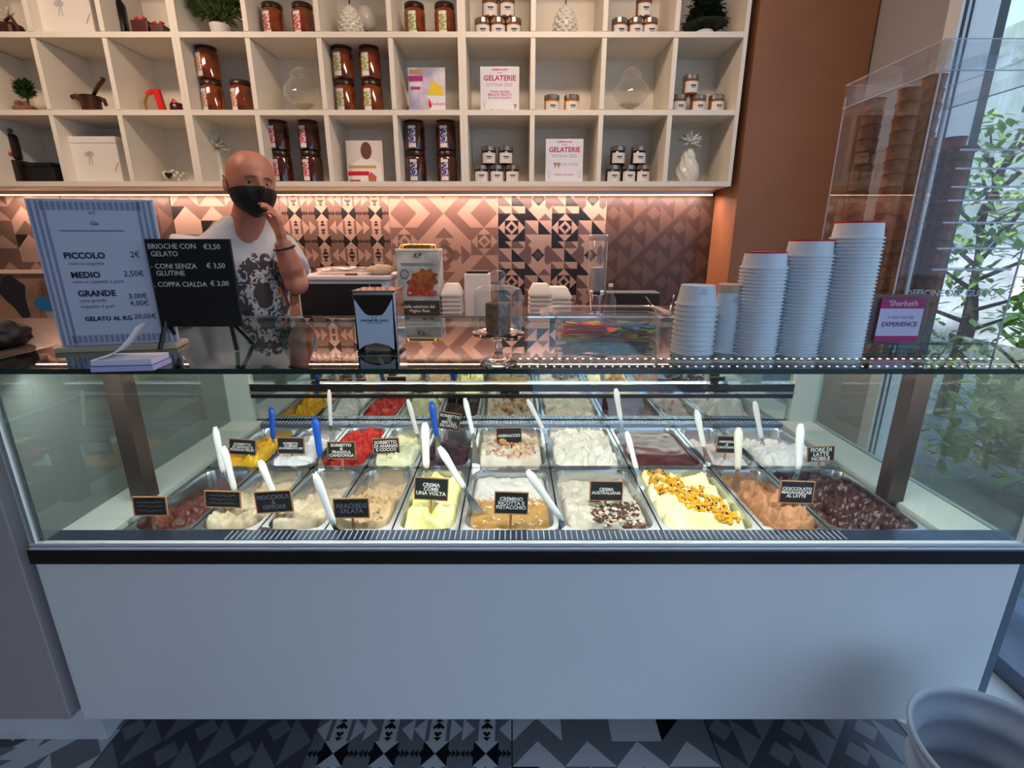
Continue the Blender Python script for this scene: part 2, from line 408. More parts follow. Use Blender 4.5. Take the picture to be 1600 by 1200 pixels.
# warm led strip under the shelves
bm = BM(); b2(bm, -3.1, 1.19, 3.115, 3.135, 1.703, 1.722); d = BM(); b2(d, -3.1, 1.19, 3.118, 3.132, 1.6985, 1.7025)
thing('led_strip', 'warm glowing light strip under the wall shelves', 'light', [('profile', me_(bm, steel_b)), ('diffuser', me_(d, led_m))])
lamp('led_strip_light', 'AREA', (-.95, 3.10, 1.695), (R(8), 0, 0), 30, (1, .70, .58), shape='RECTANGLE', size=4.25, size_y=.02)

# ---------------------------------------------------------------- display case
X0, X1, YF, YB = -1.127, 1.203, 1.0, 1.84
ZT = 1.184                                # top of the glass
ZL, ZP = .762, .752                       # ledge, pan rims
parts = []
bm = BM(); b2(bm, X0, X1, YF, YF + .02, .229, .709, .002); parts.append(('front_panel', me_(bm, white_lac)))
bm = BM(); b2(bm, X0 + .004, X1 - .004, YF + .02, YB, .229, .62); parts.append(('body', me_(bm, white_mat)))
bm = BM(); b2(bm, X0 + .1, X1 - .1, 1.35, YB - .05, 0, .229); parts.append(('plinth', me_(bm, dark_frame)))
bm = BM(); b2(bm, X0 - .006, X1 + .006, YF - .006, YF + .03, .709, .746, .002); b2(bm, X0 - .006, X0 + .03, YF + .03, YB, .709, .746); b2(bm, X1 - .03, X1 + .006, YF + .03, YB, .709, .746); parts.append(('black_band', me_(bm, black)))
bm = BM(); b2(bm, X0, X1, YF - .004, YF + .012, .747, .752); b2(bm, X0, X1, YF + .0, YF + .012, .755, .762); parts.append(('chrome_trim', me_(bm, mat('satin_trim', (222, 226, 232), .4, .3))))
b = BM(); b2(b, X1, X1 + .02, YF, YB, .229, .708); parts.append(('side_panel', me_(b, mat('side_edge', (96, 108, 124), .4))))
# tray bed: ledges and well
bm = BM(); b2(bm, X0 + .01, X1 - .01, YF + .012, YF + .056, .746, ZL); parts.append(('front_ledge', me_(bm, mat('grille_blue', (70, 84, 108), .25, .7))))
bm = BM()
for i in range(112): b2(bm, -.68 + i * .01325, -.68 + i * .01325 + .0022, YF + .016, YF + .052, ZL, ZL + .0012)
grille_m = mat('grille_tick', (170, 176, 184), .4); g1 = ('grille', me_(bm, grille_m)); parts[-1] = parts[-1] + ([g1],)
bm = BM(); b2(bm, X0 + .01, -.972, YF + .056, YB - .02, .746, ZL); parts.append(('side_ledge', me_(bm, ledge_m)))
bm = BM(); b2(bm, 1.045, X1 - .01, YF + .056, YB - .02, .746, ZL); parts.append(('side_ledge', me_(bm, ledge_m)))
bm = BM(); b2(bm, -.972, 1.045, 1.782, YB - .02, .746, ZL); parts.append(('rear_ledge', me_(bm, mat('grille_blue2', (120, 134, 152), .25, .7))))
bm = BM()
for i in range(150): b2(bm, -.96 + i * .01325, -.96 + i * .01325 + .0022, 1.786, 1.815, ZL, ZL + .0012)
parts[-1] = parts[-1] + ([('grille', me_(bm, grille_m))],)
# side glass, posts, front glass, doors
for x in (X0 + .02, X1 - .03):
    bm = BM(); b2(bm, x, x + .008, YF + .01, YB, ZL, ZT - .012); parts.append(('side_glass', me_(bm, glass_left if x < 0 else glass_side)))
for x in (-1.005, 1.035):
    bm = BM(); b2(bm, x - .022, x + .022, 1.19, 1.235, ZL, ZT - .012); parts.append(('post', me_(bm, post_brown)))
bm = BM(); b2(bm, X0 + .004, X1 - .004, YF + .001, YF + .009, .762, ZT - .012); parts.append(('front_glass', me_(bm, glass)))
for x in (X0, X1 - .014):
    bm = BM(); b2(bm, x, x + .014, YF + .001, YF + .014, .762, ZT - .012); parts.append(('corner_trim', me_(bm, mat('corner_seal', (196, 200, 206), .3))))
bm = BM(); b2(bm, X0 + .12, X1 - .12, YB - .012, YB - .004, ZL, .857); parts.append(('lower_door', me_(bm, mirror)))
bm = BM(); b2(bm, X0 + .12, X1 - .12, YB - .012, YB - .004, .91, ZT - .012); parts.append(('sliding_door', me_(bm, mirror)))
bm = BM(); b2(bm, X0 + .12, X1 - .12, YB - .03, YB + .01, .857, .873); b2(bm, X0 + .12, X1 - .12, YB - .03, YB + .01, .887, .91)
parts.append(('door_rail', me_(bm, black)))
bm = BM(); b2(bm, X0 + .12, X1 - .12, YB - .034, YB - .012, .875, .885); b2(bm, X0 + .12, X1 - .12, YB - .032, YB - .012, .912, .915)
parts.append(('chrome_rail', me_(bm, chrome)))
for x in (X0 + .015, X1 - .12):
    bm = BM(); b2(bm, x, x + .105, YB - .03, YB + .01, ZL, ZT - .012); parts.append(('door_jamb', me_(bm, ledge_m)))
bm = BM(); b2(bm, X0, X1, 1.69, 1.71, ZT - .03, ZT - .013); parts.append(('rear_rail', me_(bm, steel_b)))
TX0, TX1 = X0 - .03, X1 + .06
bm = BM(); b2(bm, TX0, TX1, YF - .004, 1.70, ZT - .0115, ZT); parts.append(('glass_top', me_(bm, glass_top)))
bm = BM(); b2(bm, TX0, TX1, YF - .0055, YF - .004, ZT - .0115, ZT); parts[-1] = parts[-1] + ([('glass_rim', me_(bm, glass_edge))],)
bm = BM(); b2(bm, X0 + .04, X1 - .04, YF + .05, YF + .075, ZT - .024, ZT - .012); 
d = BM()
for i in range(62):
    box(d, (.02 + i * .0185, YF + .0625, ZT - .0119), (.0035, .0035, .0006)); box(d, (.02 + i * .0185, YF + .137, ZT - .0119), (.005, .0035, .0006))
b2(bm, .0, X1 - .04, YF + .13, YF + .145, ZT - .02, ZT - .0122)
d2 = BM(); b2(d2, X0 + .05, X1 - .05, YF + .053, YF + .072, ZT - .027, ZT - .0245)
parts.append(('lamp_bar', me_(bm, mat('lamp_bar', (120, 110, 106), .4, .7)), [('diffuser', me_(d2, led_w)), ('led_row', me_(d, emit('led_dots', (245, 250, 255), 28)))]))
thing('display_case', 'long white gelato display case with glass top and black band', 'display case', parts)
lamp('case_lamp_light', 'AREA', (.035, YF + .0625, ZT - .029), (R(26), 0, 0), 9, (1, .97, .90), shape='RECTANGLE', size=2.2, size_y=.02)
lamp('case_lamp_light', 'AREA', (.035, 1.68, ZT - .03), (R(-12), 0, 0), 1.8, (1, .97, .90), shape='RECTANGLE', size=2.2, size_y=.02)
# neighbouring counter at the left
parts = []
bm = BM(); b2(bm, -2.6, X0 - .035, YF, 1.70, .229, ZT - .035, .003); parts.append(('body', me_(bm, mat('counter_grey', (176, 166, 168), .35))))
bm = BM(); b2(bm, -2.6, X0 - .09, 1.126, 1.62, 0, .229); parts.append(('plinth', me_(bm, white_lac)))
bm = BM(); b2(bm, -2.6, X0 - .033, YF - .01, 1.70, ZT - .035, ZT - .0, .002); parts.append(('worktop', me_(bm, mat('counter_top', (120, 104, 96), .12))))
thing('counter', 'grey panelled counter continuing left of the display case', 'counter', parts)
# back counter
parts = []
bm = BM(); b2(bm, -3.6, 1.22, 2.55, WY - .02, .1, 1.0); parts.append(('body', me_(bm, mat('back_cabinet', (96, 76, 66), .4))))
bm = BM(); b2(bm, -3.6, 1.23, 2.27, WY - .01, 1.0, 1.04, .003); parts.append(('worktop', me_(bm, granite)))
bm = BM(); b2(bm, -3.5, 1.2, 2.62, WY - .06, 0, .1); parts.append(('plinth', me_(bm, black)))
thing('back_counter', 'dark worktop along the tiled wall behind the case', 'counter', parts)
ZW = 1.04

# ---------------------------------------------------------------- gelato pans
NW, WW, PL = .165, .25, .356
def pan_mesh(w):
    bm = BM(); rings = [rrect(w - .003, PL, .012, -.012), rrect(w - .003, PL, .012, 0), rrect(w - .024, PL - .026, .034, 0), rrect(w - .030, PL - .032, .034, -.01), rrect(w - .042, PL - .05, .034, -.115)]
    loft(bm, rings, cap0=False); return me_(bm, steel, smooth=35)
pan_n, pan_w = pan_mesh(NW), pan_mesh(WW)
def gel_mesh(w, m, fn, nx=44, ny=70, seed=0, edge=-.035):
    """heap of gelato: a height field clipped to the pan's rounded rectangle"""
    bm = BM(); W_, L_, r = (w - .031) / 2, (PL - .033) / 2, .034; grid = []
    for j in range(ny + 1):
        y = -L_ + 2 * L_ * j / ny; row = []
        dy = max(0, abs(y) - (L_ - r)); hw = W_ - r + math.sqrt(max(0, r * r - dy * dy))
        for i in range(nx + 1):
            s = -1 + 2 * i / nx; x = hw * s
            e = min(1 - abs(s), (1 - abs(y) / L_)) ; k = min(1, e / .16)
            h = fn(x, y / L_, s, seed); h = edge + (h - edge) * (k * (2 - k)) if h > edge else h
            row.append(bm.verts.new((x, y, h)))
        grid.append(row)
    for j in range(ny):
        for i in range(nx): bm.faces.new((grid[j][i], grid[j][i+1], grid[j+1][i+1], grid[j+1][i]))
    rim = grid[0] + [g[-1] for g in grid[1:]] + grid[-1][-2::-1] + [g[0] for g in grid[-2:0:-1]]
    lo = [bm.verts.new((v.co.x * .9, v.co.y * .93, -.108)) for v in rim]
    for i in range(len(rim)):
        j = (i + 1) % len(rim); bm.faces.new((rim[j], rim[i], lo[i], lo[j]))
    bm.faces.new(lo)
    return me_(bm, m, smooth=True)
fr = lambda x, y, s, sc=30, o=4: noise.fractal(Vector((x * sc + s * 7.3, y * sc * .17 + s * 3.1, s)), 1, 2, o)
def g_heap(x, y, s, sd, front=.012, back=-.03, amp=.008, sc=30):      # worn down toward the back
    t = max(0, min(1, (y + .35) / .9)); t = t * t * (3 - 2 * t)
    f = fr(x, y, sd, sc)
    rid = abs(noise.noise(Vector((x * 22 + sd, y * 3.2 + f * .8, sd)))) * amp * 2.2
    st = (1 - abs(noise.noise(Vector((x * 34 + y * 2 + sd * 3, y * 9 + f, sd + 5))))) ** 3 * amp * .9
    return front + (back - front) * t + f * amp * 1.2 + rid + st - amp * .5
def g_swirl(x, y, s, sd, hi=.02, amp=.012):                           # spatula waves
    q = noise.noise(Vector((x * 12 + sd, y * 2, sd))) * 2.2
    a = y * 6.5 + math.sin(x * 34 + q) * .9 + q * .8 + sd; wv = (1 - abs(math.sin(a))) ** .8
    b = (1 - abs(math.sin(x * 42 + y * 5 + q * 1.5))) ** 1.5
    return hi * .15 + wv * amp + b * amp * .45 + fr(x, y, sd, 40) * .004 + .0012 * math.sin(x * 420 + y * 30 + q * 6)
def g_chunk(x, y, s, sd, hi=.02, amp=.016):                           # torn, folded surface
    w1 = noise.noise(Vector((x * 15 + sd, y * 2.6, sd + 3))); w2 = noise.noise(Vector((x * 15 + 9, y * 2.6 + sd, sd)))
    h = 0; a = 1; f = 1
    for o in range(4):
        h += a * (1 - abs(noise.noise(Vector((x * 19 * f + w1 * 1.6 + sd, y * 3.4 * f + w2 * 1.6, sd + o))))) ** 2.2; a *= .48; f *= 2.1
    return hi * .1 + (h / 1.9) * amp
def g_flat(x, y, s, sd, lv=-.02):
    return lv + fr(x, y, sd, 14) * .002
def gm(n, c, c2, sc=18, rough=.45, bump=.8, lo=.42, hi=.62, bs=None):
    m = noisy(mat('gelato_' + n, c, rough), c2, sc, lo, hi, bump, bscale=bs or 42); m.node_tree.nodes['Principled BSDF'].inputs['Subsurface Weight'].default_value = 0
    return m
hp = lambda **k: (lambda x, y, s, sd: g_heap(x, y, s, sd, **k))
sw = lambda **k: (lambda x, y, s, sd: g_swirl(x, y, s, sd, **k))
ch = lambda **k: (lambda x, y, s, sd: g_chunk(x, y, s, sd, **k))
ft = lambda **k: (lambda x, y, s, sd: g_flat(x, y, s, sd, **k))
FRONT = [('dark reddish cocoa sorbet', gm('cocoa', (86, 40, 32), (112, 56, 44), 25), hp(front=-.02, back=-.06, amp=.012)),
         ('pale almond beige gelato', gm('almond', (206, 190, 158), (188, 170, 138)), hp(front=.008, back=-.04, amp=.01)),
         ('creamy hazelnut gelato', gm('hazel', (208, 192, 166), (186, 166, 136)), hp(front=.01, back=-.06, amp=.008)),
         ('peanut beige gelato', gm('peanut', (212, 186, 146), (190, 158, 116), 14), hp(front=.008, back=-.045, amp=.011)),
         ('bright pale yellow custard gelato', gm('custard', (244, 238, 160), (250, 246, 186)), sw(hi=-.10, amp=.025)),
         ('white ricotta cream gelato with a golden crumb front', gm('ricotta', (222, 220, 214), (206, 202, 194)), hp(front=-.02, back=-.012, amp=.004)),
         ('greyish white cream gelato with chocolate shavings', gm('austral', (214, 206, 190), (196, 186, 168), 12), hp(front=.0, back=-.032, amp=.009)),
         ('yellow ruffled gelato with crumble topping', gm('ruffle', (248, 242, 176), (252, 248, 204)), sw(hi=-.12, amp=.028)),
         ('light milk chocolate gelato', gm('milkchoc', (178, 122, 82), (196, 142, 98), 14), hp(front=.004, back=-.035, amp=.02, sc=22)),
         ('glossy dark chocolate gelato', gm('darkchoc', (58, 28, 22), (74, 38, 30), 12, .3, .2), ch(hi=-.60, amp=.078))]
REAR = [('bright yellow mango sorbet', gm('mango', (238, 178, 14), (248, 200, 40)), hp(front=.012, back=-.05, amp=.014)),
        ('snow white lemon sorbet', gm('lemon', (238, 240, 242), (226, 230, 234)), hp(front=.004, back=-.04, amp=.012)),
        ('bright red strawberry sorbet', gm('strawb', (200, 34, 30), (222, 60, 50), 12), hp(front=-.025, back=-.01, amp=.018, sc=20)),
        ('pale green pineapple coconut sorbet', gm('pineapple', (230, 232, 188), (238, 240, 206)), hp(front=.016, back=-.035, amp=.012)),
        ('dark purple bilberry sorbet', gm('bilberry', (52, 20, 38), (70, 28, 50), 20), hp(front=-.03, back=-.07, amp=.014)),
        ('white gelato with biscuits and crumbs', gm('abbr', (230, 222, 208), (216, 200, 178)), hp(front=.016, back=-.03, amp=.014)),
        ('fluffy white chunky gelato', gm('fluffy', (240, 236, 222), (248, 246, 236)), ch(hi=-.46, amp=.078)),
        ('smooth dark burgundy glaze', gm('burgundy', (84, 34, 34), (98, 42, 40), 10, .22, .05), ft(lv=-.008)),
        ('white gelato with cherry ripples', gm('cherry', (216, 206, 208), (150, 40, 60), 13, lo=.60, hi=.68), hp(front=-.01, back=-.06, amp=.012)),
        ('white milk cream gelato', gm('fior', (238, 238, 236), (228, 228, 226)), hp(front=.012, back=-.05, amp=.01))]
WID = [NW] * 5 + [WW] * 3 + [NW, WW]
PX = []; x = -.962
for w in WID: PX.append(x + w / 2); x += w + .0012
GEL = {}
for ri, (row, yc, rn) in enumerate(((FRONT, 1.062 + PL/2, 'front'), (REAR, 1.422 + PL/2, 'rear'))):
    for i, (lab, m, fn) in enumerate(row):
        w = WID[i]
        one('gelato_pan', '%s steel pan of the %s row holding %s' % ('narrow' if w == NW else 'wide', rn, lab.split(' with')[0]), 'pan', pan_n if w == NW else pan_w, (PX[i], yc, ZP), group='steel gelato pans in the case')
        one('gelato', lab + (' in the %s row' % rn), 'gelato', gel_mesh(w, m, fn, 44 if w == NW else 64, 72, seed=i + ri * 11 + .37, edge=-.011 if 'burgundy' in lab else -.035), (PX[i], yc, ZP - .004), group='gelato flavours in the case')
def gh(ri, i, x, y):           # surface height of a flavour at world x, y
    row, yc = ((FRONT, 1.062 + PL/2), (REAR, 1.422 + PL/2))[ri]
    w = WID[i]; return ZP - .004 + row[i][2](x - PX[i], (y - yc) / ((PL - .033) / 2), (x - PX[i]) / ((w - .031) / 2), i + ri * 11 + .37)
def scatter(name, label, ri, i, n, m, size, yr, xr=(-.85, .85), shape='ico', seed=1, dens=None, lift=0):
    rnd = random.Random(seed); bm = BM(); yc = (1.062 + PL/2, 1.422 + PL/2)[ri]; w = WID[i]
    for k in range(n):
        s = rnd.uniform(*xr); t = rnd.uniform(*yr)
        if dens and not dens(s, t, rnd): continue
        x = PX[i] + s * (w - .05) / 2; y = yc + t * (PL - .06) / 2; z = gh(ri, i, x, y); r = size * rnd.uniform(.6, 1.3)
        Mx = Matrix.Translation((x, y, z + r * .25 + lift)) @ Matrix.Rotation(rnd.uniform(0, 6), 4, 'Z') @ Matrix.Rotation(rnd.uniform(-.8, .8), 4, 'X')
        t_ = bmesh.new()
        if shape == 'ico': bmesh.ops.create_icosphere(t_, subdivisions=1, radius=r); [setattr(v, 'co', v.co * rnd.uniform(.75, 1.2)) for v in t_.verts]
        else: bmesh.ops.create_cube(t_, size=1); bmesh.ops.scale(t_, vec=(r * 2.6, r * 1.1, r * .35), verts=t_.verts)
        bmesh.ops.transform(t_, matrix=Mx, verts=t_.verts); join(bm, t_)
    o = link(name, me_(bm, m)); tag(o, label, 'topping', kind='stuff')
oc = lambda c, r=.6: mat('topping', c, r)
band = lambda s, t, rnd: abs(t - .12 + s * .75 + .2 * math.sin(s * 3)) < .62 and rnd.random() < .9
scatter('crumble', 'golden yellow crumble strewn over the ruffled yellow gelato', 0, 7, 1500, oc((226, 168, 20)), .0058, (-.9, .95), seed=3, dens=band)
scatter('chocolate_chips', 'tiny black chocolate chips over the ruffled yellow gelato', 0, 7, 260, oc((30, 20, 18), .3), .0030, (-.85, .95), seed=4, dens=band, lift=.006)
scatter('nut_crumbs', 'golden chopped nut crumbs on the ricotta gelato', 0, 5, 420, oc((206, 160, 86)), .0026, (-.95, .12), (-.95, .95), seed=5)
scatter('chocolate_shavings', 'brown and dark chocolate shavings on the cream gelato', 0, 6, 170, oc((92, 56, 42), .4), .0055, (-.98, -.3), (-.35, .9), 'flake', seed=6)
scatter('white_shavings', 'pale nut flakes on the cream gelato with chocolate', 0, 6, 110, oc((226, 210, 188)), .005, (-.98, -.3), (-.3, .9), 'flake', seed=7)
scatter('biscuit_crumbs', 'tan biscuit crumbs on the white gelato with round biscuits', 1, 5, 200, oc((214, 160, 104)), .0045, (-.9, .3), seed=8)
scatter('red_crumbs', 'red candied crumbs on the white biscuit gelato', 1, 5, 60, oc((190, 70, 66)), .0035, (-.9, .2), seed=9)
scatter('nut_pieces', 'small brown nut pieces on the peanut gelato', 0, 3, 60, oc((186, 132, 78)), .004, (-.9, .2), seed=10)
# caramel glaze under the nut crumbs of the ricotta gelato
bm = BM(); rr = []
for j in range(11):
    y = -PL/2 + .02 + j * .0178; hw = .098 + (.004 if j > 1 else -.012 + .008 * j)
    rr.append([(PX[5] + hw * (-1 + i / 8), 1.062 + PL/2 + y, max(gh(0, 5, PX[5] + hw * (-1 + i / 8), 1.062 + PL/2 + y), ZP - .04) + (.0015 if 0 < j < 10 else -.002)) for i in range(17)])
loft(bm, rr, False, False, closed=False)
one('caramel_glaze', 'golden brown glaze spread over the front of the ricotta gelato', 'topping', me_(bm, gm('glaze', (192, 148, 76), (170, 122, 56), 30, .35), smooth=True))
for sx, sy in ((-.3, .25), (.05, -.2), (.4, .15), (.0, .35), (-.25, -.35)):
    x = PX[5] + sx * .1; y = 1.422 + PL/2 + sy * .16; bm = BM(); lathe(bm, [(.006, -.006), (.014, -.004), (.016, .001), (.012, .007), (.004, .01)], 14)
    one('biscuit', 'small round tan biscuit on the white crumb-topped gelato', 'biscuit', me_(bm, gm('bisc', (214, 164, 104), (190, 136, 80)), smooth=True), (x, y, gh(1, 5, x, y) + .012), group='round biscuits on the white gelato', rot=(.4 * sx, .3, sy))

# ---------------------------------------------------------------- spatulas
def spatula(top, bot, tip, hm, ri, pi, label, wide=.011, dy=.035):
    """handle from top to bot, blade on to the tip stuck in the gelato"""
    base = PZ(tip[0], tip[1], ZP + .004); Yb = base.y
    L0 = tip[1] - top[1]; f = (bot[1] - top[1]) / max(1, L0)
    T = P(top[0], top[1], Yb + dy); B = P(bot[0], bot[1], Yb + dy * (1 - f))
    d = (base - B).normalized() if (base - B).length > 1e-3 else (B - T).normalized()
    E = base + d * .045
    o = base
    h = BM(); ax = (T - B); n_ = 9; rings = []
    zz = ax.normalized(); xx = Vector((1, 0, 0)); xx = (xx - zz * xx.dot(zz)).normalized(); yy = zz.cross(xx)
    for k in range(n_ + 1):
        t = k / n_; prof = [.55, .8, .82, .8, .82, .88, .96, 1.0, .92, .5][k] * wide
        c = B + ax * t - o
        rings.append([c + xx * prof * math.cos(2*math.pi*q/12) + yy * prof * .55 * math.sin(2*math.pi*q/12) for q in range(12)])
    loft(h, rings)
    bl = BM(); rings = []
    for t, wd, th in ((-.1, .0045, .0035), (.15, .005, .003), (.4, .010, .0014), (.8, .015, .001), (1, .014, .0008)):
        c = B.lerp(E, t) - o; rings.append([c + xx * wd * sx + yy * th * sy for sx, sy in ((1, 1), (-1, 1), (-1, -1), (1, -1))])
    loft(bl, rings)
    thing('gelato_spatula', label, 'spatula', [('handle', me_(h, hm, smooth=True)), ('blade', me_(bl, steel))], o, group='spatulas standing in the gelato')
hw_, hc_, hb_ = handle_white, handle_cream, handle_blue
for a in (
  ((336, 667), (349, 740), (352, 752), hw_, 0, 0, 'white spatula in the dark reddish sorbet at far left'),
  ((349, 697), (367, 768), (371, 780), hw_, 0, 1, 'white spatula in front of the almond gelato sign'),
  ((406, 719), (428, 772), (434, 790), hw_, 0, 2, 'white spatula behind the hazelnut gelato sign'),
  ((492, 740), (522, 820), (525, 826), hw_, 0, 3, 'white spatula beside the peanut gelato sign'),
  ((664, 660), (666, 731), (667, 750), hw_, 0, 4, 'broad white spatula behind the yellow custard sign', .0135),
  ((686, 698), (726, 764), (741, 790), hw_, 0, 5, 'white spatula leaning across the ricotta gelato'),
  ((824, 735), (874, 808), (877, 817), hw_, 0, 6, 'white spatula at the left edge of the chocolate shavings'),
  ((979, 674), (995, 735), (1003, 757), hw_, 0, 7, 'thin white spatula at the corner of the ruffled yellow gelato', .009),
  ((1154, 668), (1153, 734), (1151, 748), hc_, 0, 8, 'broad cream spatula in the milk chocolate gelato', .014),
  ((1251, 662), (1247, 734), (1241, 752), hw_, 0, 9, 'broad white spatula in the dark chocolate gelato', .0135),
  ((424, 635), (427, 686), (428, 696), hb_, 1, 0, 'blue spatula in the yellow mango sorbet', .012),
  ((492, 652), (500, 713), (502, 730), hb_, 1, 2, 'blue spatula between lemon and strawberry sorbet', .013),
  ((514, 609), (517, 668), (519, 684), hw_, 1, 1, 'white spatula at the back of the lemon sorbet', .008),
  ((637, 624), (653, 681), (657, 694), hw_, 1, 3, 'white spatula in the pineapple coconut sorbet', .009),
  ((674, 627), (682, 681), (686, 706), hb_, 1, 4, 'blue spatula in the purple bilberry sorbet', .0125),
  ((726, 622), (740, 682), (744, 722), hw_, 1, 5, 'white spatula left of the biscuit gelato', .009),
  ((824, 624), (850, 673), (857, 690), hw_, 1, 6, 'white spatula left of the fluffy white gelato', .009),
  ((962, 607), (970, 656), (974, 686), hw_, 1, 7, 'white spatula at the back of the burgundy pan', .011),
  ((1088, 640), (1100, 700), (1106, 720), hw_, 1, 8, 'white spatula in the cherry ripple gelato', .011),
  ((1179, 627), (1190, 686), (1193, 698), hw_, 1, 9, 'white spatula in the white milk cream gelato', .011)):
    spatula(*a)

# ---------------------------------------------------------------- flavour signs
def sign(u, v, w, h, body, label, tilt=0, dim=False, yaw=0):
    base = PZ(u, v + h * .5 + 5, ZP + .012); Yb = base.y
    c = P(u, v, Yb); t = Yb / ray(u, v).y; W_, H_ = w * t / F, h * t / F * 1.03
    zl = c.z - base.z
    br = BM(); box(br, (0, 0, zl), (W_ - .003, .003, H_ - .003))
    f = BM(); e = .0022
    for sx in (-1, 1): box(f, (sx * (W_ - e) / 2, -.0004, zl), (e, .0048, H_))
    for sz in (-1, 1): box(f, (0, -.0004, zl + sz * (H_ - e) / 2), (W_ - 2 * e, .0048, e))
    st = BM(); box(st, (0, .003, zl / 2 - .012), (.006, .003, zl + .03 ))
    pr = [('board', me_(br, chalkboard)), ('frame', me_(f, tagwood)), ('pick', me_(st, tagwood))]
    if body:
        ln = body.split('\n'); n_ = len(ln); mx = max(len(q) for q in ln)
        sz = min(H_ * .86 / (n_ * 1.02), W_ * .88 / (mx * .60)) * (1.12 if n_ > 1 else 1)
        me = text(body, sz, chalk_dim if dim else chalk, .0002, sz * .026, .84); fit(me, W_ * .88, H_ * .84); shifted(me, (0, -.0021, zl))
        pr[0] = pr[0] + ([('lettering', me)],)
    else:
        q = BM(); rnd = random.Random(u)
        for k in range(3):
            z = zl + H_ * (.22 - .22 * k); pts = [(-W_ * .36 + W_ * .72 * i / 18, -.0018, z + H_ * .05 * rnd.uniform(-1, 1)) for i in range(19)]; tube(q, pts, .0004, 4)
        pr[0] = pr[0] + ([('lettering', me_(q, chalk_dim))],)
    thing('flavour_sign', label, 'sign', pr, base, group='chalk flavour signs', rot=(R(-6), R(tilt), R(yaw)))
for a in (
  (238, 792, 53, 31, '', 'dark flavour sign with faint writing at far left', 0, True),
  (350, 781, 56, 27, '', 'low dark flavour sign with faint writing on the almond gelato', 2, True),
  (432, 785, 58, 35, 'NOCCIOLA\n&\nGIFFONI', 'faint chalk sign on the hazelnut gelato', -4, True),
  (551, 795, 56, 32, 'ARACHIDE\nSALATA', 'faint chalk sign reading ARACHIDE SALATA on the peanut gelato', -1, True),
  (673, 765, 53, 36, 'CREMA\nCOME\nUNA VOLTA', 'chalk sign reading CREMA COME UNA VOLTA on yellow custard', 4),
  (798, 787, 53, 36, 'CREMINO\nRICOTTA E\nPISTACCHIO', 'chalk sign for ricotta and pistachio standing on golden crumbs', 2),
  (946, 768, 52, 32, 'CREMA\nAUSTRALIANA', 'chalk sign reading CREMA AUSTRALIANA above the chocolate shavings', 1),
  (1241, 770, 54, 36, 'CIOCCOLATO\nMADAGASCAR\nAL LATTE', 'chalk sign for Madagascar milk chocolate', 2),
  (380, 699, 42, 25, 'SORBETTO\nDI MANGO E\nPASSION FRUIT', 'chalk sign on the yellow mango sorbet', 4),
  (456, 697, 42, 26, 'SORBETTO\ndi LIMONI\ndi SORRENTO IGP', 'chalk sign on the white lemon sorbet', 1),
  (535, 704, 44, 27, 'SORBETTO\ndi\nFRAGOLA\nCANDONGA', 'chalk sign on the red strawberry sorbet', 0),
  (605, 697, 42, 24, 'SORBETTO\nDI ANANAS\nE COCCO', 'chalk sign on the pineapple coconut sorbet', -3),
  (699, 658, 35, 27, 'SORBETTO\nDI\nMIRTILLI\nSELVATICI', 'tilted chalk sign behind the bilberry sorbet', 10),
  (796, 681, 40, 25, 'ABBRACCIO', 'chalk sign reading ABBRACCIO on the biscuit gelato', -2),
  (1133, 695, 32, 27, 'AMARENA\ndi\nCANTIANO', 'chalk sign reading AMARENA on the cherry gelato', 2),
  (1281, 710, 42, 24, 'FIORE DI\nLATTE\nNOBILE', 'chalk sign reading FIORE DI LATTE NOBILE at the right', -3)):
    sign(*a)

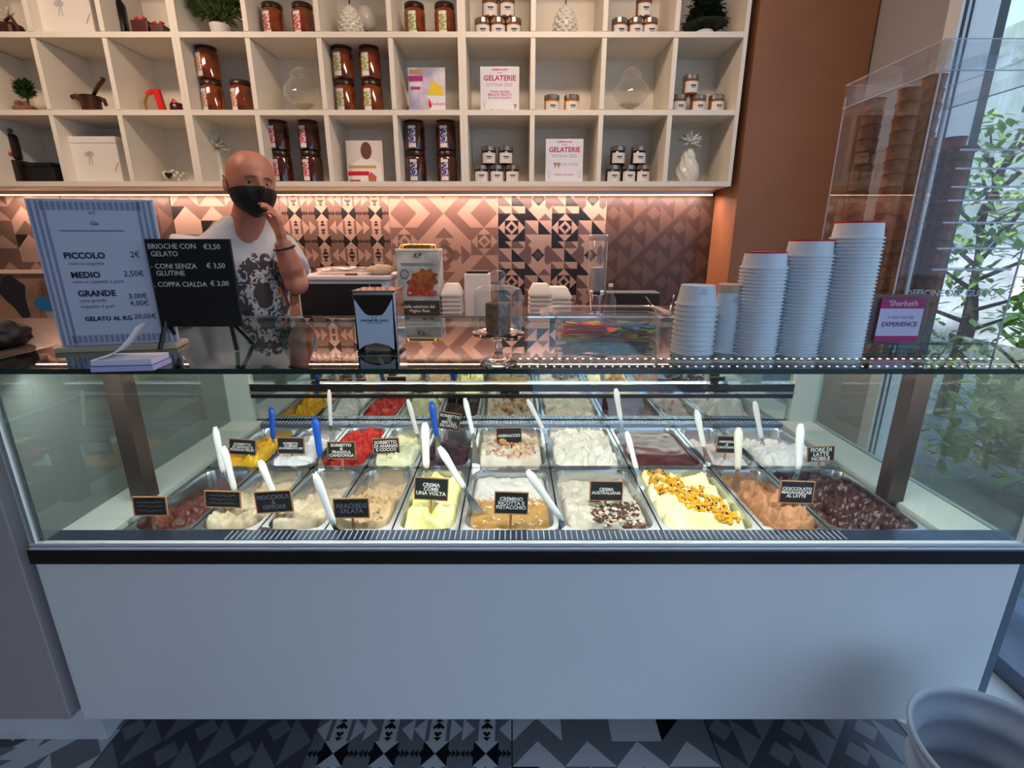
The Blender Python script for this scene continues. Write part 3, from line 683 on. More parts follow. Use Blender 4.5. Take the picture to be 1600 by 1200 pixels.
# ---------------------------------------------------------------- jars and ornaments in the shelf cells
ROWN = ['bottom', 'middle', 'top']
ZS = [z + TK / 2 for z in ZB]
def cell_at(u, v, row, Y): 
    p = P(u, v, Y); return Vector((p.x, Y, ZS[row]))
def arc_label(r, z0, z1, ang, a0, m, n=8):
    bm = BM(); ri, ro = r + .0004, r + .0011
    rings = []
    for i in range(n + 1):
        a = R(-90) + a0 + ang * (i / n - .5)
        rings.append([(ri*math.cos(a), ri*math.sin(a), z0), (ro*math.cos(a), ro*math.sin(a), z0), (ro*math.cos(a), ro*math.sin(a), z1), (ri*math.cos(a), ri*math.sin(a), z1)])
    loft(bm, rings); return me_(bm, m)
def print_mat(name, c, sx=700, paperc=(236, 228, 220)):
    """label paper with a column of small printed blocks"""
    m = mat(name, paperc, .6); nt = m.node_tree; b = nt.nodes['Principled BSDF']; tc = N(m, 'ShaderNodeTexCoord')
    br = N(m, 'ShaderNodeTexNoise'); br.inputs['Scale'].default_value = 170; br.inputs['Detail'].default_value = 0
    sp = N(m, 'ShaderNodeSeparateXYZ'); nt.links.new(tc.outputs['Object'], sp.inputs[0]); nt.links.new(tc.outputs['Object'], br.inputs['Vector'])
    mr = N(m, 'ShaderNodeMapRange'); mr.inputs[1].default_value = .03; mr.inputs[2].default_value = .031; nt.links.new(sp.outputs['Z'], mr.inputs[0])
    m2 = N(m, 'ShaderNodeMapRange'); m2.inputs[1].default_value = .096; m2.inputs[2].default_value = .095; nt.links.new(sp.outputs['Z'], m2.inputs[0])
    gt = N(m, 'ShaderNodeMath', operation='GREATER_THAN'); gt.inputs[1].default_value = .47; nt.links.new(br.outputs['Fac'], gt.inputs[0])
    a1 = N(m, 'ShaderNodeMath', operation='MULTIPLY'); a2 = N(m, 'ShaderNodeMath', operation='MULTIPLY')
    nt.links.new(mr.outputs[0], a1.inputs[0]); nt.links.new(m2.outputs[0], a1.inputs[1]); nt.links.new(a1.outputs[0], a2.inputs[0]); nt.links.new(gt.outputs[0], a2.inputs[1])
    mx = N(m, 'ShaderNodeMix', data_type='RGBA'); mx.inputs[6].default_value = srgb(paperc); mx.inputs[7].default_value = srgb(c)
    nt.links.new(a2.outputs[0], mx.inputs[0]); nt.links.new(mx.outputs[2], b.inputs['Base Color']); return m
amber = noisy(mat('amber_syrup', (150, 66, 22), .08, Coat_Weight=1.0), (84, 34, 14), 14, .35, .65)
amber_d = noisy(mat('dark_syrup', (84, 36, 20), .08, Coat_Weight=1.0), (40, 18, 12), 14, .35, .65)
JR, JH = .049, .148; JS = 1.13
def jar_parts(body, pm):
    a = BM(); lathe(a, [(.040, 0), (JR, .006), (JR, .112), (.044, .124), (.041, .128)], 24)
    l = BM(); lathe(l, [(.044, .128), (.0455, .129), (.0455, .145), (.043, .148)], 24)
    return [('jar_body', me_(a, body, smooth=SM), [('paper_label', arc_label(JR, .012, .108, .72, 0, pm))]), ('lid', me_(l, lid_dark, smooth=SM))]
JARS = {k: jar_parts(b_, print_mat('print_' + k, c)) for k, (b_, c) in {'red': (amber, (196, 80, 70)), 'green': (amber, (150, 160, 70)), 'blue': (amber_d, (40, 60, 130)), 'pink': (amber_d, (200, 70, 90)), 'orange': (amber, (200, 140, 90))}.items()}
def jar(u, row, lvl, col, label, Y=2.99, rz=0, v=None):
    p = cell_at(u, v or (250, 140, 30)[row], row, Y)
    thing('amber_jar', label, 'jar', JARS[col], p + Vector((0, 0, lvl * JH * JS)), rz=rz, group='amber jars with tall paper labels', sc=JS)
for side, u in (('left', 440), ('right', 487)):
    for lv, nm in ((0, 'lower'), (1, 'upper')): jar(u, 0, lv, 'pink', '%s %s dark jar with pink printed label beside the man' % (nm, side), rz=-.35)
for side, u in (('left', 650), ('right', 698)):
    for lv, nm in ((0, 'lower'), (1, 'upper')): jar(u, 0, lv, 'blue', '%s %s amber jar with blue printed label' % (nm, side), rz=-.12)
for side, u in (('left', 539), ('right', 581)):
    for lv, nm in ((0, 'lower'), (1, 'upper')): jar(u, 1, lv, 'green', '%s %s amber jar with green label in the middle shelf row' % (nm, side), rz=-.25)
for lv, nm in ((0, 'lower'), (1, 'upper')): jar(331, 1, lv, 'orange', '%s jar of the stacked pair with orange label' % nm, rz=-.45)
jar(377, 1, 0, 'orange', 'single amber jar with orange label beside a stacked pair', rz=-.45)
for side, u in (('left', 427), ('right', 474)): jar(u, 2, 0, 'red', '%s amber jar with red label in the top shelf row' % side, rz=-.3)
for side, u in (('left', 648), ('right', 695)): jar(u, 2, 0, 'green', '%s amber jar with green label in the top shelf row' % side, rz=-.1)
# small preserve jars
def small_parts(body):
    a = BM(); lathe(a, [(.026, 0), (.031, .003), (.031, .05), (.028, .055)], 20); l = BM(); lathe(l, [(.0305, .054), (.032, .055), (.032, .070), (.030, .072)], 20)
    lb = arc_label(.031, .006, .046, 2.0, .1, paper_w); t = arc_label(.0317, .022, .025, .5, .1, ink_soft); t2 = arc_label(.0317, .028, .033, .7, .1, ink); 
    return [('jar_body', me_(a, body, smooth=SM), [('paper_label', lb), ('print_line', t), ('print_line', t2)]), ('lid', me_(l, lid_grey, smooth=SM))]
SMALL = {'dark': small_parts(mat('jam_dark', (48, 24, 20), .1)), 'tan': small_parts(mat('jam_tan', (150, 96, 56), .1)), 'orange': small_parts(mat('jam_orange', (210, 120, 30), .1))}
def smalls(us, row, lvl, kind, where, Y=2.97):
    nm = {1: ['single'], 2: ['left', 'right'], 3: ['left', 'middle', 'right']}[len(us)]
    for q, u in zip(nm, us):
        p = cell_at(u, (275, 160, 40)[row], row, Y) + Vector((0, 0, .0945 * lvl))
        thing('preserve_jar', '%s small %s preserve jar in the %s layer %s' % (q, kind, ('lowest', 'second', 'third')[lvl], where), 'jar', SMALL[kind], p, group='small preserve jars on the shelves', sc=1.3)
smalls((752, 776, 800), 0, 0, 'dark', 'left of the lower GELATERIE sign'); smalls((764, 790), 0, 1, 'dark', 'left of the lower GELATERIE sign')
smalls((957, 981, 1003), 0, 0, 'dark', 'right of the lower GELATERIE sign'); smalls((963, 995), 0, 1, 'dark', 'right of the lower GELATERIE sign')
smalls((862, 893), 1, 0, 'orange', 'right of the upper GELATERIE sign')
smalls((1060, 1090, 1119), 1, 0, 'tan', 'beside the pillar'); smalls((1076,), 1, 1, 'tan', 'beside the pillar')
smalls((754, 778, 802), 2, 0, 'tan', 'left of the crystal cone'); smalls((766, 792), 2, 1, 'tan', 'left of the crystal cone'); smalls((778,), 2, 2, 'tan', 'left of the crystal cone')
smalls((968, 993, 1015), 2, 0, 'tan', 'left of the potted fir'); smalls((1004,), 2, 1, 'tan', 'left of the potted fir')
# glass candy jars with lid and foot
def candy():
    a = BM(); lathe(a, [(.035, 0), (.036, .004), (.012, .012), (.010, .03), (.02, .036), (.055, .055), (.078, .09), (.074, .12), (.05, .145), (.043, .155), (.045, .168)], 28)
    l = BM(); lathe(l, [(.046, .169), (.044, .175), (.025, .19), (.008, .2), (.010, .21), (.012, .218), (.004, .228)], 24); c = BM()
    lathe(c, [(.016, .0375), (.034, .046), (.044, .052), (.042, .055)], 24)
    return [('bowl', me_(a, crystal, smooth=SM)), ('lid', me_(l, crystal, smooth=SM)), ('sweets', me_(c, noisy(mat('sweets', (196, 178, 150), .6), (214, 200, 176), 60, bump=.6), smooth=True))]
CJ = candy()
thing('candy_jar', 'round lidded glass candy jar between amber jars', 'jar', CJ, cell_at(474, 160, 1, 3.02), group='glass candy jars', sc=1.22)
thing('candy_jar', 'round lidded glass candy jar beside the small jars near the pillar', 'jar', CJ, cell_at(985, 160, 1, 3.02), group='glass candy jars', sc=1.22)
# ceramic pine cones
def cone_parts():
    bm = BM(); lathe(bm, [(.022, 0), (.032, .01), (.045, .04), (.049, .07), (.044, .1), (.03, .13), (.012, .15), (.003, .155)], 20)
    sc = BM()
    for r_ in range(9):
        z = .012 + r_ * .015; t = z / .155; rad = .049 * math.sin(max(.15, math.pi * (t * .82 + .16))) + .002
        for k in range(10):
            a = 2 * math.pi * (k + .5 * (r_ % 2)) / 10; ico(sc, (rad * math.cos(a), rad * math.sin(a), z), .011, 1, (1, 1, .75))
    st = BM(); tube(st, [(0, 0, .15), (.004, 0, .18), (.02, -.005, .2), (.05, -.01, .215)], .003, 6)
    s_ = me_(sc, frost_white, smooth=True)
    return [('core', me_(bm, frost_white, smooth=True), [('scales', s_)]), ('stem', me_(st, lid_dark, smooth=True))]
CP = cone_parts()
thing('ceramic_pine_cone', 'white glazed pine cone ornament right of the red labelled jars', 'ornament', CP, cell_at(548, 40, 2, 3.0), group='pine cone ornaments', sc=1.12)
thing('ceramic_pine_cone', 'white glazed pine cone ornament beside the pyramid of small jars', 'ornament', CP, cell_at(883, 40, 2, 3.0), group='pine cone ornaments', sc=1.12, rz=-1.2)
bm = BM(); lathe(bm, [(.02, .09), (.05, .11), (.055, .15), (.04, .19), (.015, .21)], 20); d = BM(); tube(d, [(0, 0, 0), (0, 0, .1)], .006, 8); lathe(d, [(.03, 0), (.028, .006), (.005, .01)], 16)
thing('glass_bulb_vase', 'pale bulb vase on a thin stem behind a pine cone ornament', 'vase', [('bulb', me_(bm, frost_white, smooth=True)), ('stem', me_(d, lid_dark))], cell_at(572, 40, 2, 3.1))
# potted plants
green = noisy(mat('needles', (52, 84, 34), .6), (84, 116, 56), 30); dgreen = noisy(mat('fir_needles', (26, 44, 26), .6), (44, 66, 38), 30)
def pot(h, r): bm = BM(); lathe(bm, [(r * .72, 0), (r * .78, .004), (r, h), (r * .92, h), (r * .88, h - .01)], 24); return me_(bm, white_mat, smooth=SM)
def spikes(n, c, rr, zz, m, seed=1, drop=0, ln=.05, wd=.005):
    rnd = random.Random(seed); bm = BM()
    for k in range(n):
        a = rnd.uniform(0, 6.283); r0 = rnd.random() ** .6; z = c[2] + rnd.uniform(-1, 1) * zz * (1 - .5 * r0)
        p = Vector((c[0] + rr * r0 * math.cos(a), c[1] + rr * .8 * r0 * math.sin(a), z)); d = Vector((math.cos(a), math.sin(a), rnd.uniform(-.3, .9) - drop)).normalized() * ln * rnd.uniform(.6, 1.2)
        s = d.cross(Vector((0, 0, 1))).normalized() * wd; q = [bm.verts.new(x) for x in (p - s, p + s, p + d * .6 + s, p + d, p + d * .6 - s)]; bm.faces.new(q)
    return me_(bm, m)
def plant(name, label, p, parts):
    t = thing(name, label, 'plant', parts, p)
    for c in t.children:
        if c.name.startswith('foliage'): c['kind'] = 'stuff'
bm = BM(); tube(bm, [(0, 0, .07), (.005, 0, .14)], .006, 6)
plant('potted_plant', 'feathery green plant in a white pot on the top shelf row', cell_at(342, 30, 2, 3.0), [('pot', pot(.08, .05)), ('stem', me_(bm, barkm)), ('foliage', spikes(800, (0, 0, .15), .12, .05, green, 2))])
bm = BM(); tube(bm, [(0, 0, .05), (0, 0, .26)], .007, 6); ff = BM()
for k in range(6): 
    r = .115 - k * .016; z = .08 + k * .034; lathe(ff, [(r, z), (r * .45, z + .02), (.01, z + .045)], 16, ph=k)
    join(ff, (lambda me: (lambda b: (b.from_mesh(me), b)[1])(bmesh.new()))(spikes(160, (0, 0, z + .01), r, .012, dgreen, k, .4, .03, .004)))
plant('potted_fir', 'dark little fir tree in a white pot beside the pillar', cell_at(1102, 30, 2, 3.0), [('pot', pot(.05, .045)), ('stem', me_(bm, barkm)), ('foliage', me_(ff, dgreen))])
bm = BM(); tube(bm, [(0, 0, .05), (.01, 0, .12), (.0, 0, .16)], .006, 6); d = BM(); box(d, (-.02, 0, .028), (.1, .06, .05), bev=.012); ico(d, (-.04, -.01, .06), .02, 2); ico(d, (-.01, 0, .058), .018, 2)
plant('bonsai', 'small green bonsai on a reddish stone base at far left', cell_at(43, 160, 1, 3.0), [('stone_base', me_(d, noisy(mat('stone_base', (150, 96, 84), .7), (110, 70, 62), 30))), ('stem', me_(bm, barkm)), ('foliage', spikes(500, (0, 0, .13), .035, .05, green, 4, 0, .028, .006))])
# white gift boxes with an emblem
def gift(label, u, v, row, rib, Y=2.98, rz=.0):
    bm = BM(); box(bm, (0, 0, .09), (.27, .11, .18), bev=.004); l = BM(); box(l, (0, 0, .187), (.276, .116, .03), bev=.004)
    em = BM()
    for k in range(26):
        a = k * 2.4; r = .003 * math.sqrt(k) * 1.3; box(em, (r * math.cos(a) * 1.1, -.0556, .125 + r * .7 * math.sin(a)), (.004, .001, .003))
    for sx in (-1, 1): box(em, (sx * .006, -.0556, .095), (.0015, .001, .03), rot=Matrix.Rotation(R(-8 * sx), 4, 'Y'))
    tx = shifted(text('NATALE', .014, ink_soft, .0003), (0, -.0557, .072))
    rb = BM()
    for sx in (-1, 1):
        tube(rb, [(-.105, -.058, .185), (-.105 + sx * .012, -.066, .196), (-.105 + sx * .022, -.062, .19), (-.105, -.059, .184)], [.003, .004, .004, .002], 6)
    tube(rb, [(-.105, -.058, .185), (-.112, -.06, .165), (-.122, -.06, .15)], .002, 5); tube(rb, [(.105, -.057, .05), (.12, -.058, .075), (.13, -.058, .09)], .0012, 5)
    thing('gift_box', label, 'box', [('carton', me_(bm, paper_w), [('emblem', me_(em, ink_soft))]), ('lid', me_(l, paper_w)), ('ribbon', me_(rb, rib, smooth=True))], cell_at(u, v, row, Y), rz=rz, group='white gift boxes', sc=1.15)
gift('white gift box with tree emblem on the top shelf row', 112, 30, 2, mat('ribbon_white', (220, 210, 190), .4))
gift('white gift box with yellow bow and tree emblem, bottom shelf row', 160, 270, 0, mat('ribbon_gold', (196, 160, 40), .35))
# dark and red ornaments of the left shelves
dark_red = mat('dark_red', (74, 14, 18), .25); redr = mat('ribbon_red', (214, 30, 24), .35); choc = noisy(mat('dark_bronze', (62, 34, 24), .35, .3), (84, 48, 32), 20)
bm = BM(); lathe(bm, [(.035, 0), (.037, .005), (.037, .17), (.014, .21), (.013, .28), (.016, .285), (.016, .3)], 20); d = BM(); b2(d, -.008, .008, -.041, -.038, .0, .18)
thing('dark_bottle', 'dark bottle with a red ribbon on the top shelf row', 'bottle', [('glass_body', me_(bm, black, smooth=SM)), ('ribbon', me_(d, redr))], cell_at(187, 30, 2, 3.0))
for lab, u, s in (('dark wine red box with red bow beside the dark bottle', 226, 1.0), ('small dark red box with red bow at the shelf divider', 252, .8)):
    bm = BM(); box(bm, (0, 0, .045 * s), (.085 * s, .09, .09 * s), bev=.003); d = BM()
    for sx in (-1, 1): tube(d, [(0, -.02, .092 * s), (sx * .015, -.025, .108 * s), (sx * .03, -.025, .102 * s), (0, -.02, .091 * s)], [.003, .006, .006, .003], 6)
    thing('gift_carton', lab, 'box', [('carton', me_(bm, dark_red)), ('bow', me_(d, redr, smooth=True))], cell_at(u, 40, 2, 3.0))
bm = BM(); box(bm, (0, 0, .045), (.12, .09, .09), bev=.02); d = BM(); tube(d, [(.02, -.03, .09), (.06, -.04, .105), (.085, -.04, .06), (.085, -.04, .0)], .008, 7); f = BM()
for k in range(5): tube(f, [(.04, -.03, .1), (.04 + .04 * math.cos(k), -.05, .115 + .025 * math.sin(k)), (.04 + .06 * math.cos(k), -.05, .12 + .03 * math.sin(k))], [.003, .008, .002], 6, .4)
thing('copper_box', 'brown chest with handle and white flower, top left corner', 'ornament', [('chest', me_(bm, choc)), ('handle', me_(d, choc)), ('flower', me_(f, paper_w, smooth=True))], cell_at(12, 40, 2, 3.0))
bm = BM(); lathe(bm, [(.03, 0), (.033, .01), (.036, .06), (.04, .072), (.034, .075), (.03, .07)], 20); d = BM(); tube(d, [(.01, 0, .07), (.035, 0, .1), (.075, -.01, .135)], [.008, .009, .012], 8, .6); f = BM()
tube(f, [(-.035, 0, .06), (-.055, 0, .075), (-.075, 0, .072), (-.085, 0, .06)], [.012, .010, .008, .009], 8); f2 = BM(); tube(f2, [(.035, 0, .065), (.055, 0, .06), (.06, 0, .04)], [.01, .008, .006], 8)
thing('coffee_pot', 'dark bronze coffee pot with raised long handle', 'pot', [('pot_body', me_(bm, choc, smooth=SM)), ('handle', me_(d, choc, smooth=True)), ('spout', me_(f, choc, smooth=True)), ('ear', me_(f2, choc, smooth=True))], cell_at(142, 160, 1, 3.0), sc=1.35)
bm = BM(); tube(bm, [(-.05, 0, 0), (-.048, 0, .06), (-.03, 0, .09), (.01, 0, .105)], .006, 8); d = BM(); loft(d, [[(x + a, -.01, z) for x, a in ((0, 0), (.028, 0))] + [(x + a, .004, z) for x, a in ((.028, 0), (0, 0))] for x, z in ((0, .11), (.01, .07), (.02, .0))])
d2 = BM(); 
for x, z in ((.018, .0), (.008, .07), (-.005, .115), (-.03, .10)): pass
prism(d2, [(.02, 0), (.048, 0), (.03, .11), (.0, .112), (-.035, .095), (-.03, .085), (.004, .098)], -.012, .006)
thing('red_ribbon_ring', 'bright red ribbon folded over a gold ring', 'ornament', [('ring', me_(bm, gold, smooth=True)), ('ribbon', me_(d2, redr))], cell_at(243, 160, 1, 2.98), sc=1.15)
bm = BM(); lathe(bm, [(.028, 0), (.034, .02), (.034, .055), (.028, .065)], 18); d = BM(); tube(d, [(-.01, -.02, .066), (.0, -.025, .08), (.015, -.02, .068)], .004, 6)
thing('small_jar', 'squat dark red pot right of the red ribbon', 'jar', [('pot_body', me_(bm, dark_red, smooth=SM)), ('bow', me_(d, redr))], cell_at(276, 165, 1, 3.0))
bm = BM(); box(bm, (0, 0, .06), (.075, .09, .12), bev=.006); box(bm, (0, 0, .19), (.05, .06, .14), bev=.02); d = BM(); ico(d, (.01, -.04, .15), .012, 2); f = BM(); tube(f, [(0, 0, .26), (.03, -.03, .265), (.05, -.05, .255)], .005, 6); ico(f, (.055, -.052, .262), .012, 2)
thing('coffee_grinder', 'tall dark wooden grinder with a pink knob', 'grinder', [('wood_body', me_(bm, mat('dark_wood', (40, 24, 24), .4))), ('knob', me_(d, mat('pink_knob', (190, 40, 70), .4))), ('crank', me_(f, lid_dark))], cell_at(32, 275, 0, 2.98), sc=1.0)
bm = BM(); box(bm, (0, 0, .055), (.17, .1, .11), bev=.008); d = BM(); box(d, (0, -.004, .1), (.175, .106, .02), bev=.003)
thing('dark_chest', 'low black box beside the tall wooden grinder', 'box', [('chest', me_(bm, black_matt)), ('lid', me_(d, black))], cell_at(76, 280, 0, 3.02))
# crystal heart dish, white flower, twisted vase
bm = BM(); lathe(bm, [(.02, 0), (.042, .012), (.05, .04), (.043, .06), (.036, .056), (.040, .04), (.03, .018)], 22); d = BM()
for k in range(22):
    a = 2 * math.pi * k / 22; ico(d, (.048 * math.cos(a), .048 * math.sin(a), .035 + .012 * (k % 2)), .008, 1)
h = BM(); prism(h, [(0, .018), (.018, .036), (.016, .046), (.007, .047), (0, .041), (-.007, .047), (-.016, .046), (-.018, .036)], -.056, -.051)
thing('crystal_dish', 'small crystal dish with a dark heart', 'dish', [('bowl', me_(bm, crystal, smooth=SM)), ('beads', me_(d, frost_white, smooth=True)), ('heart', me_(h, lid_dark))], cell_at(275, 275, 0, 2.99), sc=1.15)
def petals(c, r, n, m, seed=0):
    bm = BM(); rnd = random.Random(seed)
    for k in range(n):
        a = k * 2.399; e = rnd.uniform(-.2, 1.2); d = Vector((math.cos(a) * math.cos(e), math.sin(a) * math.cos(e), math.sin(e)))
        tube(bm, [Vector(c), Vector(c) + d * r * .6, Vector(c) + d * r], [.004, .012, .004], 6, .4)
    return me_(bm, m, smooth=True)
bm = BM(); lathe(bm, [(.03, 0), (.034, .005), (.02, .05), (.012, .1), (.014, .15), (.018, .16)], 18)
thing('flower_vase', 'white fluffy flower in a slim vase behind the man', 'vase', [('vase_body', me_(bm, frost_white, smooth=SM)), ('flower', petals((0, 0, .17), .07, 40, frost_white, 1))], cell_at(345, 270, 0, 3.04), sc=1.15)
bm = BM(); rings = []
for j in range(30):
    t = j / 29; z = .145 * t; r0 = .028 + .022 * math.sin(math.pi * min(1, t * 1.25 + .12)) if t < .75 else .030 - (t - .75) * .06
    rings.append([((r0 + .003 * math.cos(8 * (a + t * 2.2))) * math.cos(a), (r0 + .003 * math.cos(8 * (a + t * 2.2))) * math.sin(a), z) for a in [2 * math.pi * i / 48 for i in range(48)]])
loft(bm, rings)
thing('twisted_vase', 'white twisted fluted vase topped by a white flower near the pillar', 'vase', [('vase_body', me_(bm, frost_white, smooth=True)), ('flower', petals((0, 0, .165), .055, 34, frost_white, 2))], cell_at(1073, 275, 0, 2.98), sc=1.25)
bm = BM(); box(bm, (0, 0, .006), (.06, .04, .012), bev=.003); ico(bm, (-.028, 0, .009), .009, 2); one('black_clip', 'tiny black object at the foot of the twisted vase', 'clip', me_(bm, black), cell_at(1109, 284, 0, 2.98))
# GELATERIE award signs, leaflets
pink_ink = mat('award_ink', (186, 20, 90), .6); blue_ink = mat('award_grey', (150, 150, 170), .6)
def cone_print(c, s, m1, m2, y):
    a = BM(); prism(a, [(c[0] - .006 * s, c[1]), (c[0], c[1] - .02 * s), (c[0] + .006 * s, c[1])], y, y - .0006)
    b = BM(); prism(b, [(c[0] + .0068 * s * math.cos(R(k * 30)), c[1] + .001 + .008 * s * math.sin(R(k * 30))) for k in range(7)], y, y - .0006); return ('cone_print', me_(a, m1), [('scoop_print', me_(b, m2))])
def award(label, u, v, row, wd, hg, extra):
    bm = BM(); box(bm, (0, 0, hg / 2), (wd, .008, hg), bev=.001); y = -.0045
    pt = [('gelaterie_lettering', shifted(text('GELATERIE', .036 * wd / .21, pink_ink, .0003, .0009), (0, y, hg * .75))), ('emblem', shifted(text('GAMBERO ROSSO', .0105, pink_ink, .0003, .0003), (0, y, hg * .93))),
          ('subtitle', shifted(text("D'ITALIA 2023", .022, blue_ink, .0003), (0, y, hg * .61)))]
    e = BM(); tube(e, [(.012 * math.cos(R(a)) , y, hg * .885 + .006 * math.sin(R(a))) for a in range(180, 361, 30)], .0012, 5); pt.append(('emblem_tail', me_(e, pink_ink)))
    if extra: 
        pt += [('award_text', shifted(text('Premio Speciale\nMIGLIOR GELATO\nAL CIOCCOLATO', .0155, pink_ink, .0003, .0002), (0, y, hg * .40))), cone_print((wd * .4, hg * .2), 1.4, tagwood, red, y - .0), ('footer', shifted(text('Officine del Gusto', .012, ink, .0003), (-.01, y, hg * .07)))]
    else:
        pt += [cone_print((-wd * .24, hg * .46), 1.5, tagwood, red, y), cone_print((-wd * .15, hg * .46), 1.5, tagwood, red, y), ('award_text', shifted(text('DUE CONI', .022, blue_ink, .0003), (wd * .12, y, hg * .42))), ('footer', shifted(text('Officine del Gusto', .014, pink_ink, .0003), (0, y, hg * .19)))]
    for sx in ((-1,) if extra else (-1, 1)):
        q = BM(); tube(q, [(sx * wd * .4 + .008 * math.cos(R(a)), y, hg * .24 + .01 * math.sin(R(a))) for a in range(0, 361, 45)], .0006, 4); b2(q, sx * wd * .4 - .0015, sx * wd * .4 + .0015, y - .0005, y, hg * .1, hg * .2); pt.append(('tree_print', me_(q, blue_ink)))
    thing('award_sign', label, 'sign', [('panel', me_(bm, paper), pt)], cell_at(u, v, row, 2.93), rot=(R(-4), 0, 0), group='award signs')
award('white award sign headed GELATERIE in the middle shelf row', 781, 165, 1, .205, .225, True)
award('white award sign headed GELATERIE with two cones, bottom shelf row', 881, 280, 0, .205, .225, False)
def flat(poly, y, m, nm): bm = BM(); prism(bm, poly, y, y - .0006); return (nm, me_(bm, m))
rect = lambda x0, x1, z0, z1: [(x0, z0), (x1, z0), (x1, z1), (x0, z1)]
ell = lambda cx, cz, rx, rz, n=20: [(cx + rx * math.cos(2*math.pi*k/n), cz + rz * math.sin(2*math.pi*k/n)) for k in range(n)]
y = -.0045; bm = BM(); box(bm, (0, 0, .11), (.195, .008, .22), bev=.001)
thing('leaflet_stand', 'festival leaflet with yellow fruit and a white cup', 'leaflet', [('card', me_(bm, noisy(mat('leaflet_sky', (160, 156, 186), .5), (226, 216, 224), 7)), [flat(rect(-.095, -.02, .155, .18), y, magenta, 'stripe'), flat(rect(-.09, -.03, .133, .148), y, paper, 'stripe'), flat(rect(-.085, -.035, .115, .127), y, magenta, 'stripe'),
      flat([(.005, .09), (.02, .145), (.04, .155), (.06, .14), (.08, .13), (.085, .085)], y, mat('lemon_print', (230, 200, 40), .5), 'fruit_print'), flat([(0, .085), (.097, .085), (.095, .002), (.012, .002)], y - .0004, paper, 'cup_print'),
      ('brand_lettering', shifted(text('Sherbeth', .022, red, .0003), (.055, y - .0016, .045))), flat([(.008, .075), (.018, .055), (.024, .035), (.016, .022), (.006, .035)], y - .0012, red, 'swirl_print'), flat(rect(-.09, -.02, .19, .21), y, mat('gold_print', (180, 140, 90), .5), 'stripe')])], cell_at(668, 165, 1, 2.93), rot=(R(-4), 0, 0))
bm = BM(); box(bm, (0, 0, .11), (.2, .008, .22), bev=.001)
thing('leaflet_stand', 'leaflet with a portrait of a bearded man in white', 'leaflet', [('card', me_(bm, mat('leaflet_white', (222, 212, 206), .5)), [flat([(-.075, .0), (-.07, .1), (-.02, .128), (.04, .128), (.085, .1), (.095, .0)], y, mat('jacket_print', (236, 228, 222), .6), 'jacket_print'), flat(ell(.01, .168, .03, .045), y - .0007, mat('face_print', (104, 58, 50), .6), 'portrait_print'),
      flat(rect(-.095, .02, .04, .062), y - .001, red, 'stripe'), flat(rect(-.09, -.03, .004, .018), y - .001, magenta, 'stripe'), flat(rect(-.09, .06, .078, .092), y - .001, mat('gold_print2', (200, 160, 80), .5), 'stripe'), flat([(.018, .002), (.056, .002), (.06, .035), (.03, .06), (.014, .035)], y - .0016, mat('glass_print', (186, 96, 76), .5), 'cup_print')])], cell_at(572, 280, 0, 2.95), rot=(R(-4), 0, 0))

# ---------------------------------------------------------------- things on the glass top
def top(u, v): return PZ(u, v, ZT + .0003)
# napkin dispenser
p = top(590, 553); w, dp, h = .098, .095, .145
bm = BM(); b2(bm, -w/2, w/2, .004, dp, .004, h, .005)
fp = BM(); prism(fp, [(-w/2 + .002, .008), (-w/2 + .016, .008), (-w*.28, .02), (0, .025), (w*.28, .02), (w/2 - .016, .008), (w/2 - .002, .008), (w/2 - .004, h - .008), (-w/2 + .004, h - .008)], -.001, .004)
npk = BM(); prism(npk, [(-w/2 + .008, .011), (-w*.28, .021), (0, .027), (w*.28, .021), (w/2 - .008, .011), (w/2 - .006, h - .018), (w/2 - .02, h - .04), (w*.22, h - .05), (w*.14, h - .054), (-w*.14, h - .054), (-w*.22, h - .05), (-w/2 + .02, h - .04), (-w/2 + .006, h - .018)], -.004, -.001)
ft_ = []
for sx in (-1, 1):
    f = BM(); b2(f, sx * w * .4 - .008, sx * w * .4 + .008, .0, .02, 0, .005); ft_.append(('rubber_foot', me_(f, black)))
tp = BM(); b2(tp, -w/2, w/2, .004, dp, h, h + .002, 0)
lg = BM(); tube(lg, [(-.006, -.0043, .094), (-.003, -.0043, .082)], .0006, 4); tube(lg, [(.006, -.0043, .094), (.003, -.0043, .082)], .0006, 4)
thing('napkin_dispenser', 'chrome napkin dispenser with a white printed front on the glass', 'napkin dispenser', [('housing', me_(bm, chrome)), ('front_frame', me_(fp, mat('dispenser_dark', (70, 62, 62), .15, .9))), ('front_plate', me_(npk, mat('dispenser_plate', (206, 214, 228), .4)), [('lettering', shifted(text('OFFICINE DEL GUSTO', .0066, ink, .0002, .0002), (0, -.0043, .079))), ('lettering', shifted(text('pasticceria e gelateria', .0042, ink, .0002), (0, -.0043, .0735))), ('emblem', me_(lg, ink))]), ('top_plate', me_(tp, chrome))] + ft_, p)
